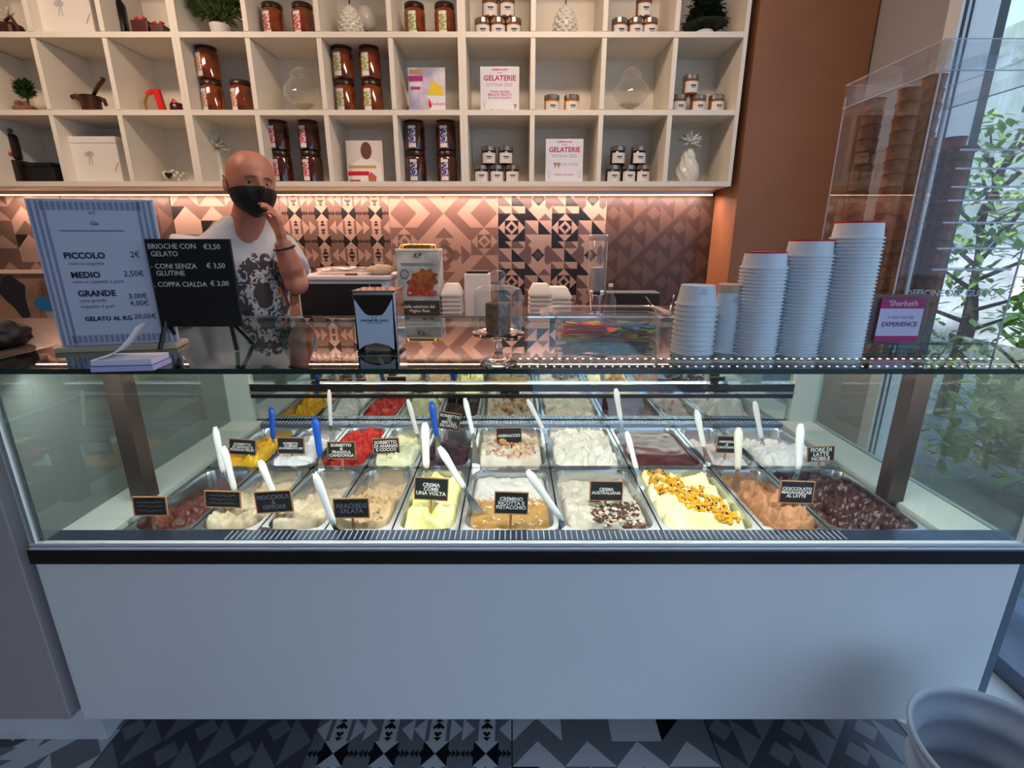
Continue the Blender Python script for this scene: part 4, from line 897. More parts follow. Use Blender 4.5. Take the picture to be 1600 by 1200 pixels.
# glass cake stand with dome and wafers
p = top(779, 567); solid_glass = mat('solid_glass', (250, 248, 246), .02, Transmission_Weight=1.0, IOR=1.45)
bm = BM(); lathe(bm, [(.040, 0), (.041, .003), (.028, .010), (.012, .018), (.008, .026), (.010, .034), (.007, .045), (.010, .056), (.014, .060), (.055, .063), (.057, .066), (.055, .068), (.0, .0665)], 32, cap1=False)
dm = BM(); lathe(dm, [(.050, .0685), (.0505, .085), (.0505, .150), (.047, .160), (.030, .166), (.009, .168), (.008, .172), (.016, .180), (.017, .188), (.012, .196), (.003, .199)], 32, cap0=False)
wv = BM(); lathe(wv, [(.0255, .0687), (.026, .07), (.026, .128), (.025, .130)], 28); ws = BM()
for k in range(4): pass
waf = noisy(mat('wafer_stack', (156, 106, 62), .8), (112, 72, 40), 120, bump=.8, bscale=260)
ng = BM()
for k in range(16): lathe(ng, [(.0262, .071 + k * .0036), (.0272, .0722 + k * .0036), (.0272, .0732 + k * .0036), (.0262, .0744 + k * .0036)], 24)
thing('cake_stand', 'small footed glass stand with a lidded dome', 'cake stand', [('stand', me_(bm, solid_glass, smooth=SM)), ('dome', me_(dm, crystal, smooth=SM))], p)
thing('wafer_stack', 'stack of brown round wafers under the glass dome', 'wafers', [('wafers', me_(wv, waf, smooth=SM)), ('wafer_edges', me_(ng, waf))], p)
# clear basin with coloured spoons
p = top(952, 536); bm = BM(); w, l, h = .262, .125, .075
loft(bm, [rrect(w - .02, l - .02, .02, .001), rrect(w, l, .03, .006), rrect(w + .01, l + .01, .03, h - .012), rrect(w + .022, l + .022, .03, h - .010), rrect(w + .022, l + .022, .03, h), rrect(w + .05, l + .04, .028, h + .002), rrect(w + .05, l + .04, .028, h + .005), rrect(w + .018, l + .018, .03, h + .004)], cap1=False)
hd = []
for sx in (-1, 1):
    q = BM(); prism(q, [(sx * .15, h - .004), (sx * .176, h - .012), (sx * .18, h - .002), (sx * .155, h + .006)], -.04, .04); hd.append(('handle', me_(q, frosted)))
thing('spoon_basin', 'clear plastic basin full of coloured spoons on the glass', 'basin', [('basin_body', me_(bm, frosted, smooth=SM))] + hd, p + Vector((0, l/2, 0)))
rnd = random.Random(12); cols = [(232, 40, 30), (240, 110, 20), (250, 190, 30), (120, 190, 40), (30, 110, 180), (200, 30, 110), (70, 60, 140)]
cname = ['red', 'orange', 'yellow', 'green', 'blue', 'pink', 'violet']; cm = [mat('spoon_' + n_, c, .3) for n_, c in zip(cname, cols)]; spm = []
for m in cm:
    q = BM(); loft(q, [[(x, w_, z), (x, -w_, z), (x, -w_, z - .001), (x, w_, z - .001)] for x, w_, z in ((-.05, .006, .001), (-.01, .004, .0005), (.018, .0045, 0), (.03, .010, -.001), (.045, .010, -.0005), (.052, .004, .001))]); spm.append(me_(q, m))
for k in range(96):
    c = rnd.choices(range(7), (5, 5, 3, 2 if k % 2 else 3, 2, 2, 1))[0]; x = rnd.uniform(-.088, .088); c = (c if x < .03 else rnd.choice((0, 2, 3, 3, 4)))
    one('spoon', '%s plastic tasting spoon lying in the clear basin' % cname[c], 'spoon', spm[c], p + Vector((x, l/2 + rnd.uniform(-.032, .032), 0.007 + k * .00036)), group='%s tasting spoons in the basin' % cname[c], rot=(rnd.uniform(-.4, .4), rnd.uniform(-.12, .12), rnd.gauss(0, .5)))
# stacks of paper cups, upside down
def cup_mesh(r0, r1, h, m):
    bm = BM(); lathe(bm, [(r1 - .001, h - .003), (r1, h), (r1 + .0006, h), (r0, .003), (r0 + .0032, .0038), (r0 + .0038, .0018), (r0 + .0032, 0), (r0 - .001, 0)], 28, cap0=True, cap1=False); return me_(bm, m, smooth=SM)
def cup_stack(u, v, r0, r1, h, total, n, label, group, red_top=False, logo=False):
    p = top(u, v) + Vector((0, r0, 0)); me = cup_mesh(r0, r1, h, cup_white); st = (total - h) / (n - 1)
    rb = BM(); lathe(rb, [(r1 + .0009, h - .004), (r1 + .0012, h + .0002), (r1 - .002, h + .0006)], 28, cap0=False, cap1=False); rme = me_(rb, red)
    lg = BM()
    for k in range(3): tube(lg, [((r1 + .004) * math.cos(a) , (r1 + .004) * math.sin(a), h * .62 + k * .005) for a in [R(-90 + d) for d in range(-14 + 3 * k, 15 - 3 * k, 4)]], .0005, 4)
    lgm = me_(lg, ink_soft)
    for k in range(n):
        pr = [('cup_body', me)]
        if k == n - 1 and red_top: pr.append(('base_ring', rme))
        if logo and k == n - 1: pr.append(('emblem', lgm))
        q = 'topmost cup of the ' if k == n - 1 else 'cup nested in the '
        thing('paper_cup', q + label, 'cup', pr, p + Vector((0, 0, k * st)), group=group)
cup_stack(1091, 556, .0455, .037, .045, .158, 11, 'shortest stack of white cups beside the basin', 'cups of the shortest stack', logo=True)
cup_stack(1140, 552, .031, .029, .05, .14, 8, 'slim white stack with a tan top', 'cups of the slim stack', logo=True)
cup_stack(1190, 558, .0470, .0425, .036, .232, 26, 'red topped white stack nearest the slim stack', 'cups of the first red topped stack', True)
cup_stack(1257, 558, .0475, .0435, .036, .258, 30, 'middle red topped white stack', 'cups of the middle red topped stack', True)
cup_stack(1326, 560, .0490, .0455, .036, .296, 34, 'tallest red topped white stack', 'cups of the tallest stack', True)
p = top(1140, 552); bm = BM(); lathe(bm, [(.0295, .1404), (.0305, .1405), (.0305, .158), (.029, .159)], 24); one('tan_lid', 'translucent tan lid on the slim cup stack', 'lid', me_(bm, mat('tan_lid', (206, 176, 156), .4), smooth=SM), p + Vector((0, .031, 0)))
# menu board
a = top(100, 548); b = top(282, 541); d = b - a; yaw = math.atan2(d.y, d.x); w = d.length; h = .335
bm = BM(); box(bm, (w/2, 0, h/2 + .012), (w, .006, h), bev=.001); y = -.0036
st = BM(); stripe = mat('stripe_grey', (150, 152, 178), .7)
for k in range(18):
    x = .03 + (w - .06) * k / 17
    b2(st, x - .004, x + .004, y - .0004, y, h - .012, h + .006); b2(st, x - .004, x + .004, y - .0004, y, .018, .036)
for x in (.008, .020, .032): 
    for xx in (x, w - x): b2(st, xx - .003, xx + .003, y - .0004, y, .014, h + .008)
tx = []
def T_(s_, x, z, sz, m=ink, al='LEFT', off=.0): tx.append(('lettering', shifted(text(s_, sz, m, .0002, off, align=al), (x, y - .0006, z))))
T_('PICCOLO', .05, .222, .0195, ink, off=.0006); T_('2€', w - .068, .224, .0185, ink); T_('cono o coppetta', .055, .205, .011, ink_soft)
T_('MEDIO', .055, .178, .0195, ink, off=.0006); T_('2,50€', w - .09, .18, .0185); T_('cono o coppetta 3 gusti', .055, .163, .011, ink_soft)
T_('GRANDE', .06, .135, .0195, ink, off=.0006); T_('3,00€', w - .09, .127, .0175); T_('4,00€', w - .09, .110, .0175); T_('cono grande', .06, .119, .011, ink_soft); T_('coppetta 4 gusti', .06, .105, .011, ink_soft)
T_('GELATO AL KG', .062, .075, .0145, ink, off=.0004); T_('20,00€', w - .088, .078, .0175)
T_('oc', w/2, .318, .016, ink_soft, 'CENTER'); T_('Gia', w/2, .294, .012, ink, 'CENTER')
ln = BM(); b2(ln, .055, w - .07, y - .0008, y - .0002, .2765, .279)
base = BM(); b2(base, -.004, w + .004, -.03, .045, 0, .012, .002)
thing('menu_board', 'pale striped price board reading PICCOLO MEDIO GRANDE', 'menu', [('board', me_(bm, mat('menu_paper', (206, 210, 228), .6)), [('stripes', me_(st, stripe)), ('rule', me_(ln, ink_soft))] + tx), ('foot', me_(base, mat('menu_foot', (186, 172, 150), .4)))], a, rz=yaw)
# blackboard on legs
a = top(278, 545); w, h = .196, .205; y = -.005
bm = BM(); box(bm, (w/2, 0, .055 + h/2), (w, .008, h), bev=.002); lgs = []
for x0, x1 in ((.012, .004), (w - .03, w - .008)):
    for yy in (-.03, .05):
        q = BM(); tube(q, [(x0, 0, .07), (x1, yy, .003)], .005, 6); lgs.append(('leg', me_(q, black)))
def C_(s_, x, z, sz=.0165): return ('lettering', shifted(text(s_, sz, chalk, .0002, .0001, align='LEFT'), (x, y, .055 + z)))
thing('blackboard', 'black chalk price board reading BRIOCHE CON GELATO', 'menu', [('board', me_(bm, black_matt), [C_('BRIOCHE CON', .006, h - .017), C_('€3,50', w - .062, h - .018), C_('GELATO', .010, h - .034), C_('- CONI SENZA', .004, h - .062), C_('€ 3,50', w - .062, h - .061), C_('GLUTINE', .014, h - .078), C_('. COPPA CIALDA', .004, h - .104), C_('€ 3,00', w - .060, h - .102)])] + lgs, a + Vector((-.028, 0, 0)), rz=.02)
# leaflets in a low box
a = top(142, 582); lil = mat('lilac_card', (190, 186, 226), .6)
bm = BM(); b2(bm, 0, .118, 0, .07, 0, .011, .001); l2 = BM(); b2(l2, .002, .116, .002, .068, .0125, .024); dk = BM(); b2(dk, .001, .117, .001, .069, .0111, .0124)
cu = BM(); rings = []
for i in range(9):
    t = i / 8; x = .012 + .075 * t; z = .0245 + .062 * t ** 1.8; rings.append([(x, .004 + .02 * t, z), (x, .062, z + .003), (x, .062, z + .0038), (x, .004 + .02 * t, z + .0008)])
loft(cu, rings)
thing('leaflet_pile', 'pile of lilac leaflets with one page curling up', 'leaflets', [('lower_leaflets', me_(bm, lil)), ('dark_leaflet', me_(dk, mat('violet_card', (70, 50, 110), .5))), ('upper_leaflets', me_(l2, mat('white_card', (222, 220, 236), .6))), ('curled_page', me_(cu, paper, smooth=True))], a, rz=.12)
# festival block
a = top(1353, 546); w, h, dpt = .132, .128, .022
bm = BM(); b2(bm, 0, w, 0, dpt, 0, .012, .001); ac = BM(); b2(ac, 0, w, .001, .006, .012, h, .001)
cd_ = BM(); b2(cd_, .014, w - .014, -.001, .001, .02, h - .004); wt_ = BM(); b2(wt_, .014, w - .014, -.0016, -.001, .034, h - .028)
bk = BM(); b2(bk, -.002, w + .004, .008, .018, .012, h + .004, .001)
thing('festival_block', 'clear block with a magenta and white card reading EXPERIENCE', 'sign', [('base', me_(bm, acryl)), ('front_sheet', me_(ac, acryl)), ('card', me_(cd_, magenta), [('white_field', me_(wt_, mat('card_lilac', (206, 196, 226), .5))), ('lettering', shifted(text("'Sherbeth", .0185, paper, .0002), (w/2, -.0017, h - .016))), ('lettering', shifted(text('EXPERIENCE', .0155, mat('plum', (96, 30, 96), .5), .0002, .0002, shear=.1), (w/2, -.0019, .062))), ('lettering', shifted(text('it was my big', .012, mat('lilac_ink', (150, 140, 190), .5), .0002, shear=.3), (w/2, -.0019, .08)))]), ('back_block', me_(bk, mat('block_brown', (110, 84, 74), .2)))], a)
# acrylic cone dispenser
BX0, BX1, BY0, BY1, BZ0, BZ1 = .945, 1.235, 1.235, 1.565, ZT + .0004, 1.86
def sh(x0, x1, y0, y1, z0, z1): return me_(b2(BM(), x0, x1, y0, y1, z0, z1), acryl)
pr = [('side_sheet', sh(BX0, BX0 + .004, BY0, BY1, BZ0, BZ1 - .03)), ('side_sheet', sh(BX1 - .004, BX1, BY0, BY1, BZ0, BZ1 - .03)), ('front_sheet', sh(BX0 + .004, BX1 - .004, BY0, BY0 + .004, BZ0, BZ1 - .03)), ('back_sheet', sh(BX0 + .004, BX1 - .004, BY1 - .004, BY1, BZ0, BZ1 - .03)), ('floor_sheet', sh(BX0 + .004, BX1 - .004, BY0 + .004, BY1 - .004, BZ0, BZ0 + .006))]
lid = BM(); b2(lid, BX0 - .004, BX1 + .004, BY0 - .004, BY1 + .004, BZ1 - .004, BZ1)
for x0, x1, y0, y1 in ((BX0 - .004, BX0 - .001, BY0 - .004, BY1 + .004), (BX1 + .001, BX1 + .004, BY0 - .004, BY1 + .004), (BX0, BX1, BY0 - .004, BY0 - .001), (BX0, BX1, BY1 + .001, BY1 + .004)): b2(lid, x0, x1, y0, y1, BZ1 - .06, BZ1 - .004)
eg = BM()
for x in (BX0 - .003, BX1 + .003):
    for z in (BZ1, BZ1 - .06): tube(eg, [(x, BY0 - .003, z), (x, BY1 + .003, z)], .0016, 6)
for yq in (BY0 - .003, BY1 + .003):
    for z in (BZ1, BZ1 - .06): tube(eg, [(BX0, yq, z), (BX1, yq, z)], .0012, 6)
pr.append(('lid', me_(lid, acryl), [('polished_edges', me_(eg, acryl_edge))]))
for x, yq in ((BX0, BY0), (BX0, BY1), (BX1, BY0), (BX1, BY1)):
    q = BM(); tube(q, [(x, yq, BZ0), (x, yq, BZ1 - .03)], .0022, 6); pr.append(('corner_edge', me_(q, acryl_edge)))
for z in (1.37, 1.42, 1.48, 1.53, 1.56, 1.60, 1.64): pr.append(('shelf_sheet', me_(b2(BM(), BX0 + .09, BX1 - .005, BY0 + .01, BY0 + .1, z, z + .004), acryl), [('edge', me_(b2(BM(), BX0 + .09, BX1 - .005, BY0 + .008, BY0 + .010, z, z + .004), acryl_edge))]))
pr.append(('lettering', shifted(text('OFFICINE DEL GUSTO', .023, mat('etched', (190, 192, 196), .5), .0004, .0004), (1.085, BY0 - .001, 1.315))))
thing('cone_dispenser', 'tall clear acrylic cone dispenser with lid at the right end', 'dispenser', pr)
wafer = noisy(mat('wafer_cone', (168, 98, 54), .6), (136, 74, 38), 40, bump=.4, bscale=150)
q = BM(); lathe(q, [(.012, 0), (.014, .003), (.019, .045), (.024, .05), (.026, .078), (.0275, .08), (.0245, .08), (.017, .044), (.011, .006)], 20); wc = me_(q, wafer, smooth=SM)
for nm, x, yq, n in (('rear left', .985, 1.50, 17), ('front left', 1.005, 1.40, 17), ('middle', 1.075, 1.42, 18), ('middle right', 1.13, 1.48, 14), ('right', 1.195, 1.46, 14), ('front right', 1.165, 1.40, 13)):
    for k in range(n):
        one('wafer_cone', 'brown wafer cone nested in the %s column of the dispenser' % nm, 'cone', wc, (x, yq, BZ0 + .007 + k * .0335), group='wafer cones of the %s column' % nm)

# ---------------------------------------------------------------- things on the back worktop
def back(u, Y): return Vector((P(u, 470, Y).x, Y, ZW + .0005))
a = back(537, 2.42); W_ = .44
bm = BM(); b2(bm, -W_/2, W_/2, 0, .32, .01, .215, .008); d = BM(); b2(d, -W_/2 + .012, W_/2 - .09, -.004, .001, .025, .20, .001); e = BM(); b2(e, W_/2 - .085, W_/2 - .03, -.004, .001, .09, .2, .001)
ld = BM(); b2(ld, -W_/2 - .01, W_/2 + .012, -.012, .33, .216, .238, .006); ft2 = []
for x in (-.18, .18):
    f = BM(); b2(f, x - .015, x + .015, .02, .05, 0, .01); ft2.append(('foot', me_(f, black)))
thing('white_oven', 'white countertop oven with black glass door behind the man', 'oven', [('housing', me_(bm, white_lac)), ('door_glass', me_(d, mat('oven_glass', (6, 6, 8), .5))), ('control_panel', me_(e, mat('oven_panel', (6, 6, 8), .5))), ('top_tray', me_(ld, mat('tray_pinkish', (220, 206, 206), .5)))] + ft2, a)
bag = thin_glass('plastic_bag', (.9, .88, .86), 1.4, .15, body=.25, bodyc=(230, 210, 196))
bm = BM(); ico(bm, (0, 0, .0), 1, 4)
for v in bm.verts: v.co *= 1 + .3 * noise.fractal(v.co * 2.5, 1, 2, 4); v.co.x *= .16; v.co.y *= .09; v.co.z = max(-.014, v.co.z * .022)
one('plastic_bag', 'crumpled clear plastic bag on top of the white oven', 'bag', me_(bm, bag, smooth=SM), a + Vector((-.01, .14, .253)))
bm = BM(); tube(bm, [(0, 0, .004), (.06, .0, .012), (.1, 0, .014)], [.003, .003, .002], 6); q = BM(); tube(q, [(-.06, 0, .003), (0, 0, .004)], .005, 6); thing('knife', 'steel knife lying on the oven beside the plastic bag', 'knife', [('blade', me_(bm, steel)), ('handle', me_(q, black))], a + Vector((.07, .03, .239)))
bm = BM(); ico(bm, (0, 0, 0), 1, 3)
for v in bm.verts: v.co *= 1 + .15 * noise.fractal(v.co * 2, 1, 2, 3); v.co.x *= .07; v.co.y *= .06; v.co.z = max(-.02, v.co.z * .028)
one('bread_bag', 'pale folded cloth beside the golden lidded carton', 'cloth', me_(bm, noisy(mat('cloth', (214, 190, 160), .8), (196, 168, 136), 12), smooth=True), a + Vector((.165, .1, .259)))
a = back(655, 2.46); w, h = .205, .385
bm = BM(); b2(bm, -w/2, w/2, 0, .16, 0, h - .03, .002); y = -.001; gl_ = BM(); b2(gl_, -w/2 - .002, w/2 + .002, -.002, .162, h - .035, h - .022, .003); q = BM(); loft(q, [rrect(w * .9, .14, .03, h - .022, cy=.08), rrect(w * .86, .13, .03, h - .006, cy=.08), rrect(w * .7, .1, .03, h, cy=.08)])
cart = noisy(mat('carton_print', (206, 202, 196), .5), (150, 158, 160), 9, .4, .62)
wf = [(.0 + .075 * math.cos(R(k * 18)) * (1.1 if k % 2 else .9) + .02, 0.205 + .06 * math.sin(R(k * 18)) * (1.1 if k % 2 else .9) + .02 * math.cos(R(k * 18))) for k in range(0, 20)]
cr_ = BM(); tube(cr_, [(-.065 + .02 * math.cos(R(t)), y - .001, .245 + .02 * math.sin(R(t))) for t in range(0, 361, 30)], .0012, 5)
thing('cone_carton', 'tall printed carton with golden lid and red lettering', 'carton', [('carton_body', me_(bm, cart), [flat(wf, y, noisy(mat('wafer_print', (170, 96, 50), .6), (120, 62, 34), 30), 'wafer_print'), flat(rect(-w/2 + .001, w/2 - .001, .001, .115), y - .0001, mat('carton_green', (66, 60, 44), .5), 'lower_band'),
    ('lettering', shifted(text('Golden', .05, mat('carton_red', (196, 30, 30), .5), .0004, .0012, shear=.2), (.012, y - .0016, .155))), ('lettering', shifted(text('dalla selezione del\nMiglior Riso', .021, paper, .0003, .0003), (.0, y - .0012, .075))), ('lettering', shifted(text('KP', .034, ink, .0003, 0, shear=.3), (0, y - .001, .332))), ('ring_print', me_(cr_, ink)), flat(rect(-.08, .08, .285, .297), y, mat('carton_grey', (130, 138, 140), .5), 'faint_script')]), ('rim', me_(gl_, paper_w)), ('golden_lid', me_(q, gold, smooth=SM))], a)
foam = mat('foam_white', (228, 216, 206), .6)
def foam_box(u, Y, n, w, lab, grp, lid=False):
    a = back(u, Y)
    for k in range(n):
        bm = BM(); loft(bm, [rrect(w * .86, .12, .012, 0), rrect(w, .14, .014, .05), rrect(w + .008, .148, .014, .052), rrect(w + .008, .148, .014, .056), rrect(w - .008, .13, .014, .055), rrect(w * .84, .115, .012, .004)])
        one('foam_tub', '%s in the %s layer' % (lab, ('lowest', 'second', 'third', 'fourth', 'fifth', 'sixth', 'seventh')[k]), 'tub', me_(bm, foam, smooth=SM), a + Vector((0, .08, k * .021)), group=grp)
    if lid:
        bm = BM(); loft(bm, [rrect(w + .008, .148, .014, 0), rrect(w + .008, .148, .014, .006), rrect(w * .7, .1, .012, .05), rrect(w * .62, .085, .012, .053)])
        one('foam_tub', 'upturned sloping tub on the ' + lab.replace('white foam tub of the ', ''), 'tub', me_(bm, foam, smooth=SM), a + Vector((0, .08, (n - 1) * .021 + .0565)))
foam_box(704, 2.45, 5, .1, 'white foam tub of the stack right of the carton', 'foam tubs right of the carton', True)
foam_box(845, 2.45, 5, .11, 'white foam tub of the stack right of the glass dome', 'foam tubs right of the dome', True)
foam_box(873, 2.52, 4, .13, 'white foam tub of the low wide stack', 'low stack of foam tubs', True)
bm = BM(); box(bm, (0, 0, .12), (.13, .12, .24), bev=.006); d = BM(); box(d, (0, .0, .246), (.11, .1, .012)); thing('foam_container', 'tall white container behind the glass dome', 'container', [('container_body', me_(bm, foam)), ('black_lid', me_(d, black_matt))], back(747, 2.6))
# glass tube dispenser, bottle, tools, tray
a = back(931, 2.75)
bm = BM(); lathe(bm, [(.048, .13), (.050, .134), (.050, .40), (.046, .405)], 24); d = BM(); lathe(d, [(.034, .14), (.036, .145), (.036, .26), (.03, .262)], 20); c = BM(); lathe(c, [(.05, .40), (.052, .405), (.052, .425), (.046, .432)], 24)
f = BM(); lathe(f, [(.03, .02), (.034, .03), (.046, .11), (.056, .118), (.056, .138), (.05, .142)], 24); g = BM(); lathe(g, [(.05, 0), (.05, .012), (.03, .022)], 24)
thing('straw_dispenser', 'tall clear tube dispenser on a chrome foot by the tiles', 'dispenser', [('tube', me_(bm, crystal, smooth=SM)), ('contents', me_(d, mat('tube_contents', (132, 128, 140), .5), smooth=SM)), ('cap', me_(c, mat('tube_cap', (176, 160, 158), .4), smooth=SM)), ('collar', me_(f, chrome, smooth=SM)), ('base', me_(g, chrome, smooth=SM))], a)
bm = BM(); lathe(bm, [(.03, 0), (.033, .01), (.033, .09), (.012, .13), (.011, .16)], 20); d = BM(); lathe(d, [(.013, .16), (.013, .175)], 16); thing('glass_bottle', 'small clear bottle beside the tube dispenser', 'bottle', [('glass_body', me_(bm, crystal, smooth=SM)), ('cap', me_(d, white_mat))], back(953, 2.72))
bm = BM(); b2(bm, -.17, .17, 0, .12, 0, .11, .006); d = BM(); b2(d, -.165, .165, -.002, .122, .11, .116); thing('steel_sink_unit', 'low dark steel unit with pale top edge behind the basin', 'unit', [('unit_body', me_(bm, mat('dark_steel', (70, 60, 56), .3, .6))), ('top_edge', me_(d, steel_b))], back(985, 2.85))
for u, dx, dz, lab in ((1036, -.09, .12, 'steel spatula leaning left behind the cups'), (1046, .02, .13, 'steel spoon standing behind the cups'), (1058, .015, .11, 'bright steel tongs standing behind the shortest cup stack')):
    bm = BM(); tube(bm, [(0, 0, 0), (dx * .6, 0, dz * .7)], .004, 6); d = BM(); tube(d, [(dx * .6, 0, dz * .7), (dx * .85, 0, dz * .92), (dx, 0, dz * 1.05)], [.004, .011, .006], 8, .4); thing('serving_tool', lab, 'utensil', [('shaft', me_(bm, chrome, smooth=True)), ('blade', me_(d, chrome, smooth=True))], back(u, 2.5) + Vector((0, 0, .004)))
# glass with straws behind the man's elbow
bm = BM(); lathe(bm, [(.028, 0), (.033, .16), (.031, .16), (.027, .006)], 20); thing('straw_glass', 'clear glass by the wall next to the man', 'glass', [('glass_body', me_(bm, crystal, smooth=SM))] + [('straw', me_(tube(BM(), [(.01 * math.cos(k), .01 * math.sin(k), .008), (.02 * math.cos(k), .02 * math.sin(k), .26)], .003, 6), white_mat)) for k in range(4)], back(484, 2.62))
# picture in a pale frame at the left, black bag
a = P(60, 516, 2.3); w, h = .40, .27
fm = []
for x0, x1, z0, z1 in ((-w/2, w/2, 0, .018), (-w/2, w/2, h - .018, h), (-w/2, -w/2 + .018, .018, h - .018), (w/2 - .018, w/2, .018, h - .018)):
    fm.append(('frame_bar', me_(b2(BM(), x0, x1, -.012, .008, z0, z1, .001), mat('frame_pale', (224, 190, 160), .5))))
bm = BM(); b2(bm, -w/2 + .018, w/2 - .018, -.002, .002, .018, h - .018); y = -.0022
fig = [(-.15, .17), (-.12, .235), (-.08, .245), (-.02, .2), (-.03, .14), (-.02, .06), (-.05, .035), (-.09, .1), (-.12, .13)]
thing('framed_photo', 'framed photograph of a dark and a blue clad figure', 'picture', [('print', me_(bm, noisy(mat('photo_ground', (150, 112, 90), .4), (84, 56, 50), 6, .45, .6)), [flat(fig, y, mat('photo_dark', (24, 22, 34), .5), 'dark_figure_print'), flat([(.0, .12), (.03, .15), (.08, .14), (.12, .11), (.08, .085), (.04, .08)], y, mat('photo_blue', (20, 110, 160), .5), 'blue_figure_print'), flat([(.05, .08), (.09, .08), (.1, .035), (.07, .03)], y - .0004, mat('photo_grey', (150, 146, 150), .5), 'trousers_print')])] + fm, (a.x, 2.3, ZW + .003), rot=(R(-5), 0, 0))
bm = BM(); ico(bm, (0, 0, 0), 1, 4)
for v in bm.verts: v.co *= 1 + .2 * noise.fractal(v.co * 1.6, 1, 2, 3); v.co.x *= .10; v.co.y *= .08; v.co.z = max(-.03, v.co.z * .04)
hnd = BM(); tube(hnd, [(-.05, 0, .03), (-.03, 0, .055), (.02, 0, .056), (.045, 0, .03)], .006, 8)
a = PZ(5, 560, ZT); thing('black_bag', 'small black pouch lying on the left counter', 'bag', [('pouch', me_(bm, black_matt, smooth=True)), ('strap', me_(hnd, black_matt, smooth=True))], Vector((a.x - .16, a.y + .12, ZT + .03)))

# ---------------------------------------------------------------- ribbed bin in front of the case
bm = BM(); rings = []
def ribr(z): return .105 + .05 * z / .49 + .006 * math.sin(z * 2 * math.pi / .075)
prof = [(ribr(z), z) for z in [i * .49 / 60 for i in range(60)]] + [(.160, .485), (.163, .492), (.160, .496), (.153, .492)] + [(ribr(z) - .006, z) for z in [.49 - i * .47 / 60 for i in range(1, 60)]] + [(.09, .012)]
lathe(bm, prof, 48)
one('waste_bin', 'round white ribbed bin on the floor before the case', 'bin', me_(bm, mat('bin_plastic', (158, 166, 180), .35), smooth=60), (.955, .70, 0))

# ---------------------------------------------------------------- the man behind the counter
MO = Vector((-1.115, 2.08, 0)); YAW = R(35); HY = R(44)
skin = noisy(mat('skin', (196, 128, 104), .5), (180, 108, 88), 9, .4, .65, .08, bscale=120); skin.node_tree.nodes['Principled BSDF'].inputs['Subsurface Weight'].default_value = .08
RZ = Matrix.Rotation(YAW, 4, 'Z')
def erings(rows, n=20, M4=RZ):
    return [[M4 @ Vector((cx + rx * math.cos(2*math.pi*k/n), cy + ry * math.sin(2*math.pi*k/n), z)) for k in range(n)] for z, cx, cy, rx, ry in rows]
def head_pt(d, off=0):
    """point of the head surface in direction d (head faces -Y)"""
    x, y, z = d; rx, ry, rz = .079, .098, .113
    k = (abs(x) ** 2.5 + abs(y) ** 2.5 + abs(z) ** 2.5) ** (-1 / 2.5) if z > 0 else 1
    k = 1 + (k - 1) * min(1, z * 2.5) if z > 0 else 1
    rx *= k; ry *= k; rz *= k
    if z < 0: rx *= 1 - .22 * min(1, -z) ** 1.2; ry *= 1 - .10 * (-z)
    r = Vector((x * rx, y * ry, z * rz))
    f = max(0, -y)
    g = lambda x0, z0, sx, sz: math.exp(-((x - x0) / sx) ** 2 - ((z - z0) / sz) ** 2) * (f ** 2)
    out = g(0, -.20, .13, .17) * .024 + g(0, -.05, .09, .2) * .010 + g(0, .17, .5, .10) * .006 - g(.36, .0, .16, .12) * .010 - g(-.36, .0, .16, .12) * .010 + g(0, -.52, .3, .12) * .006 + g(0, -.8, .3, .16) * .010 + g(.5, -.25, .2, .2) * .004 + g(-.5, -.25, .2, .2) * .004
    return r + Vector((x * .3, y, z * .2)).normalized() * out + Vector(d) * off
HC = Vector((.115, -.055, 1.645)); HM = Matrix.Translation(HC) @ Matrix.Rotation(HY, 4, 'Z') @ Matrix.Rotation(R(5), 4, 'Y') @ Matrix.Scale(1.05, 4)
bm = BM(); t = bmesh.new(); bmesh.ops.create_uvsphere(t, u_segments=56, v_segments=40, radius=1)
for v in t.verts: v.co = HM @ head_pt(v.co.normalized())
join(bm, t)
for sx in (-1, 1):                                                           # ears
    t = bmesh.new(); bmesh.ops.create_icosphere(t, subdivisions=3, radius=1)
    for v in t.verts:
        c = v.co.copy(); v.co = HM @ Vector((sx * (.077 + c.x * .008 + .008 * max(0, c.y)), .012 + c.y * .018, -.008 + c.z * .031))
    join(bm, t)
tube(bm, [(.025, -.005, 1.42), (.06, -.02, 1.50), (.10, -.035, 1.58)], [.075, .062, .060], 16)     # neck
loft(bm, erings([(.86, 0, .0, .15, .105), (1.0, 0, 0, .155, .11), (1.12, 0, 0, .15, .105), (1.25, 0, 0, .165, .11), (1.36, 0, 0, .165, .105), (1.42, 0, .005, .13, .085), (1.47, 0, .01, .08, .06)]))
L = lambda u, v, Y: P(u, v, Y) - MO
shL = RZ @ Vector((.18, .0, 1.40)); shR = RZ @ Vector((-.185, .01, 1.405))
elb = L(464, 444, 1.93); wri = L(441, 378, 1.905); 
tube(bm, [RZ @ Vector((.09, 0, 1.39)), shL, shL.lerp(elb, .5), elb, elb.lerp(wri, .35), wri], [.06, .060, .050, .043, .046, .030], 14)
ico(bm, elb, .042, 3)
eR = RZ @ Vector((-.24, .04, 1.16)); wR = RZ @ Vector((-.22, -.02, .93))
tube(bm, [RZ @ Vector((-.09, 0, 1.39)), shR, shR.lerp(eR, .5), eR, eR.lerp(wR, .4), wR], [.06, .06, .05, .042, .042, .028], 14); ico(bm, eR, .041, 3)
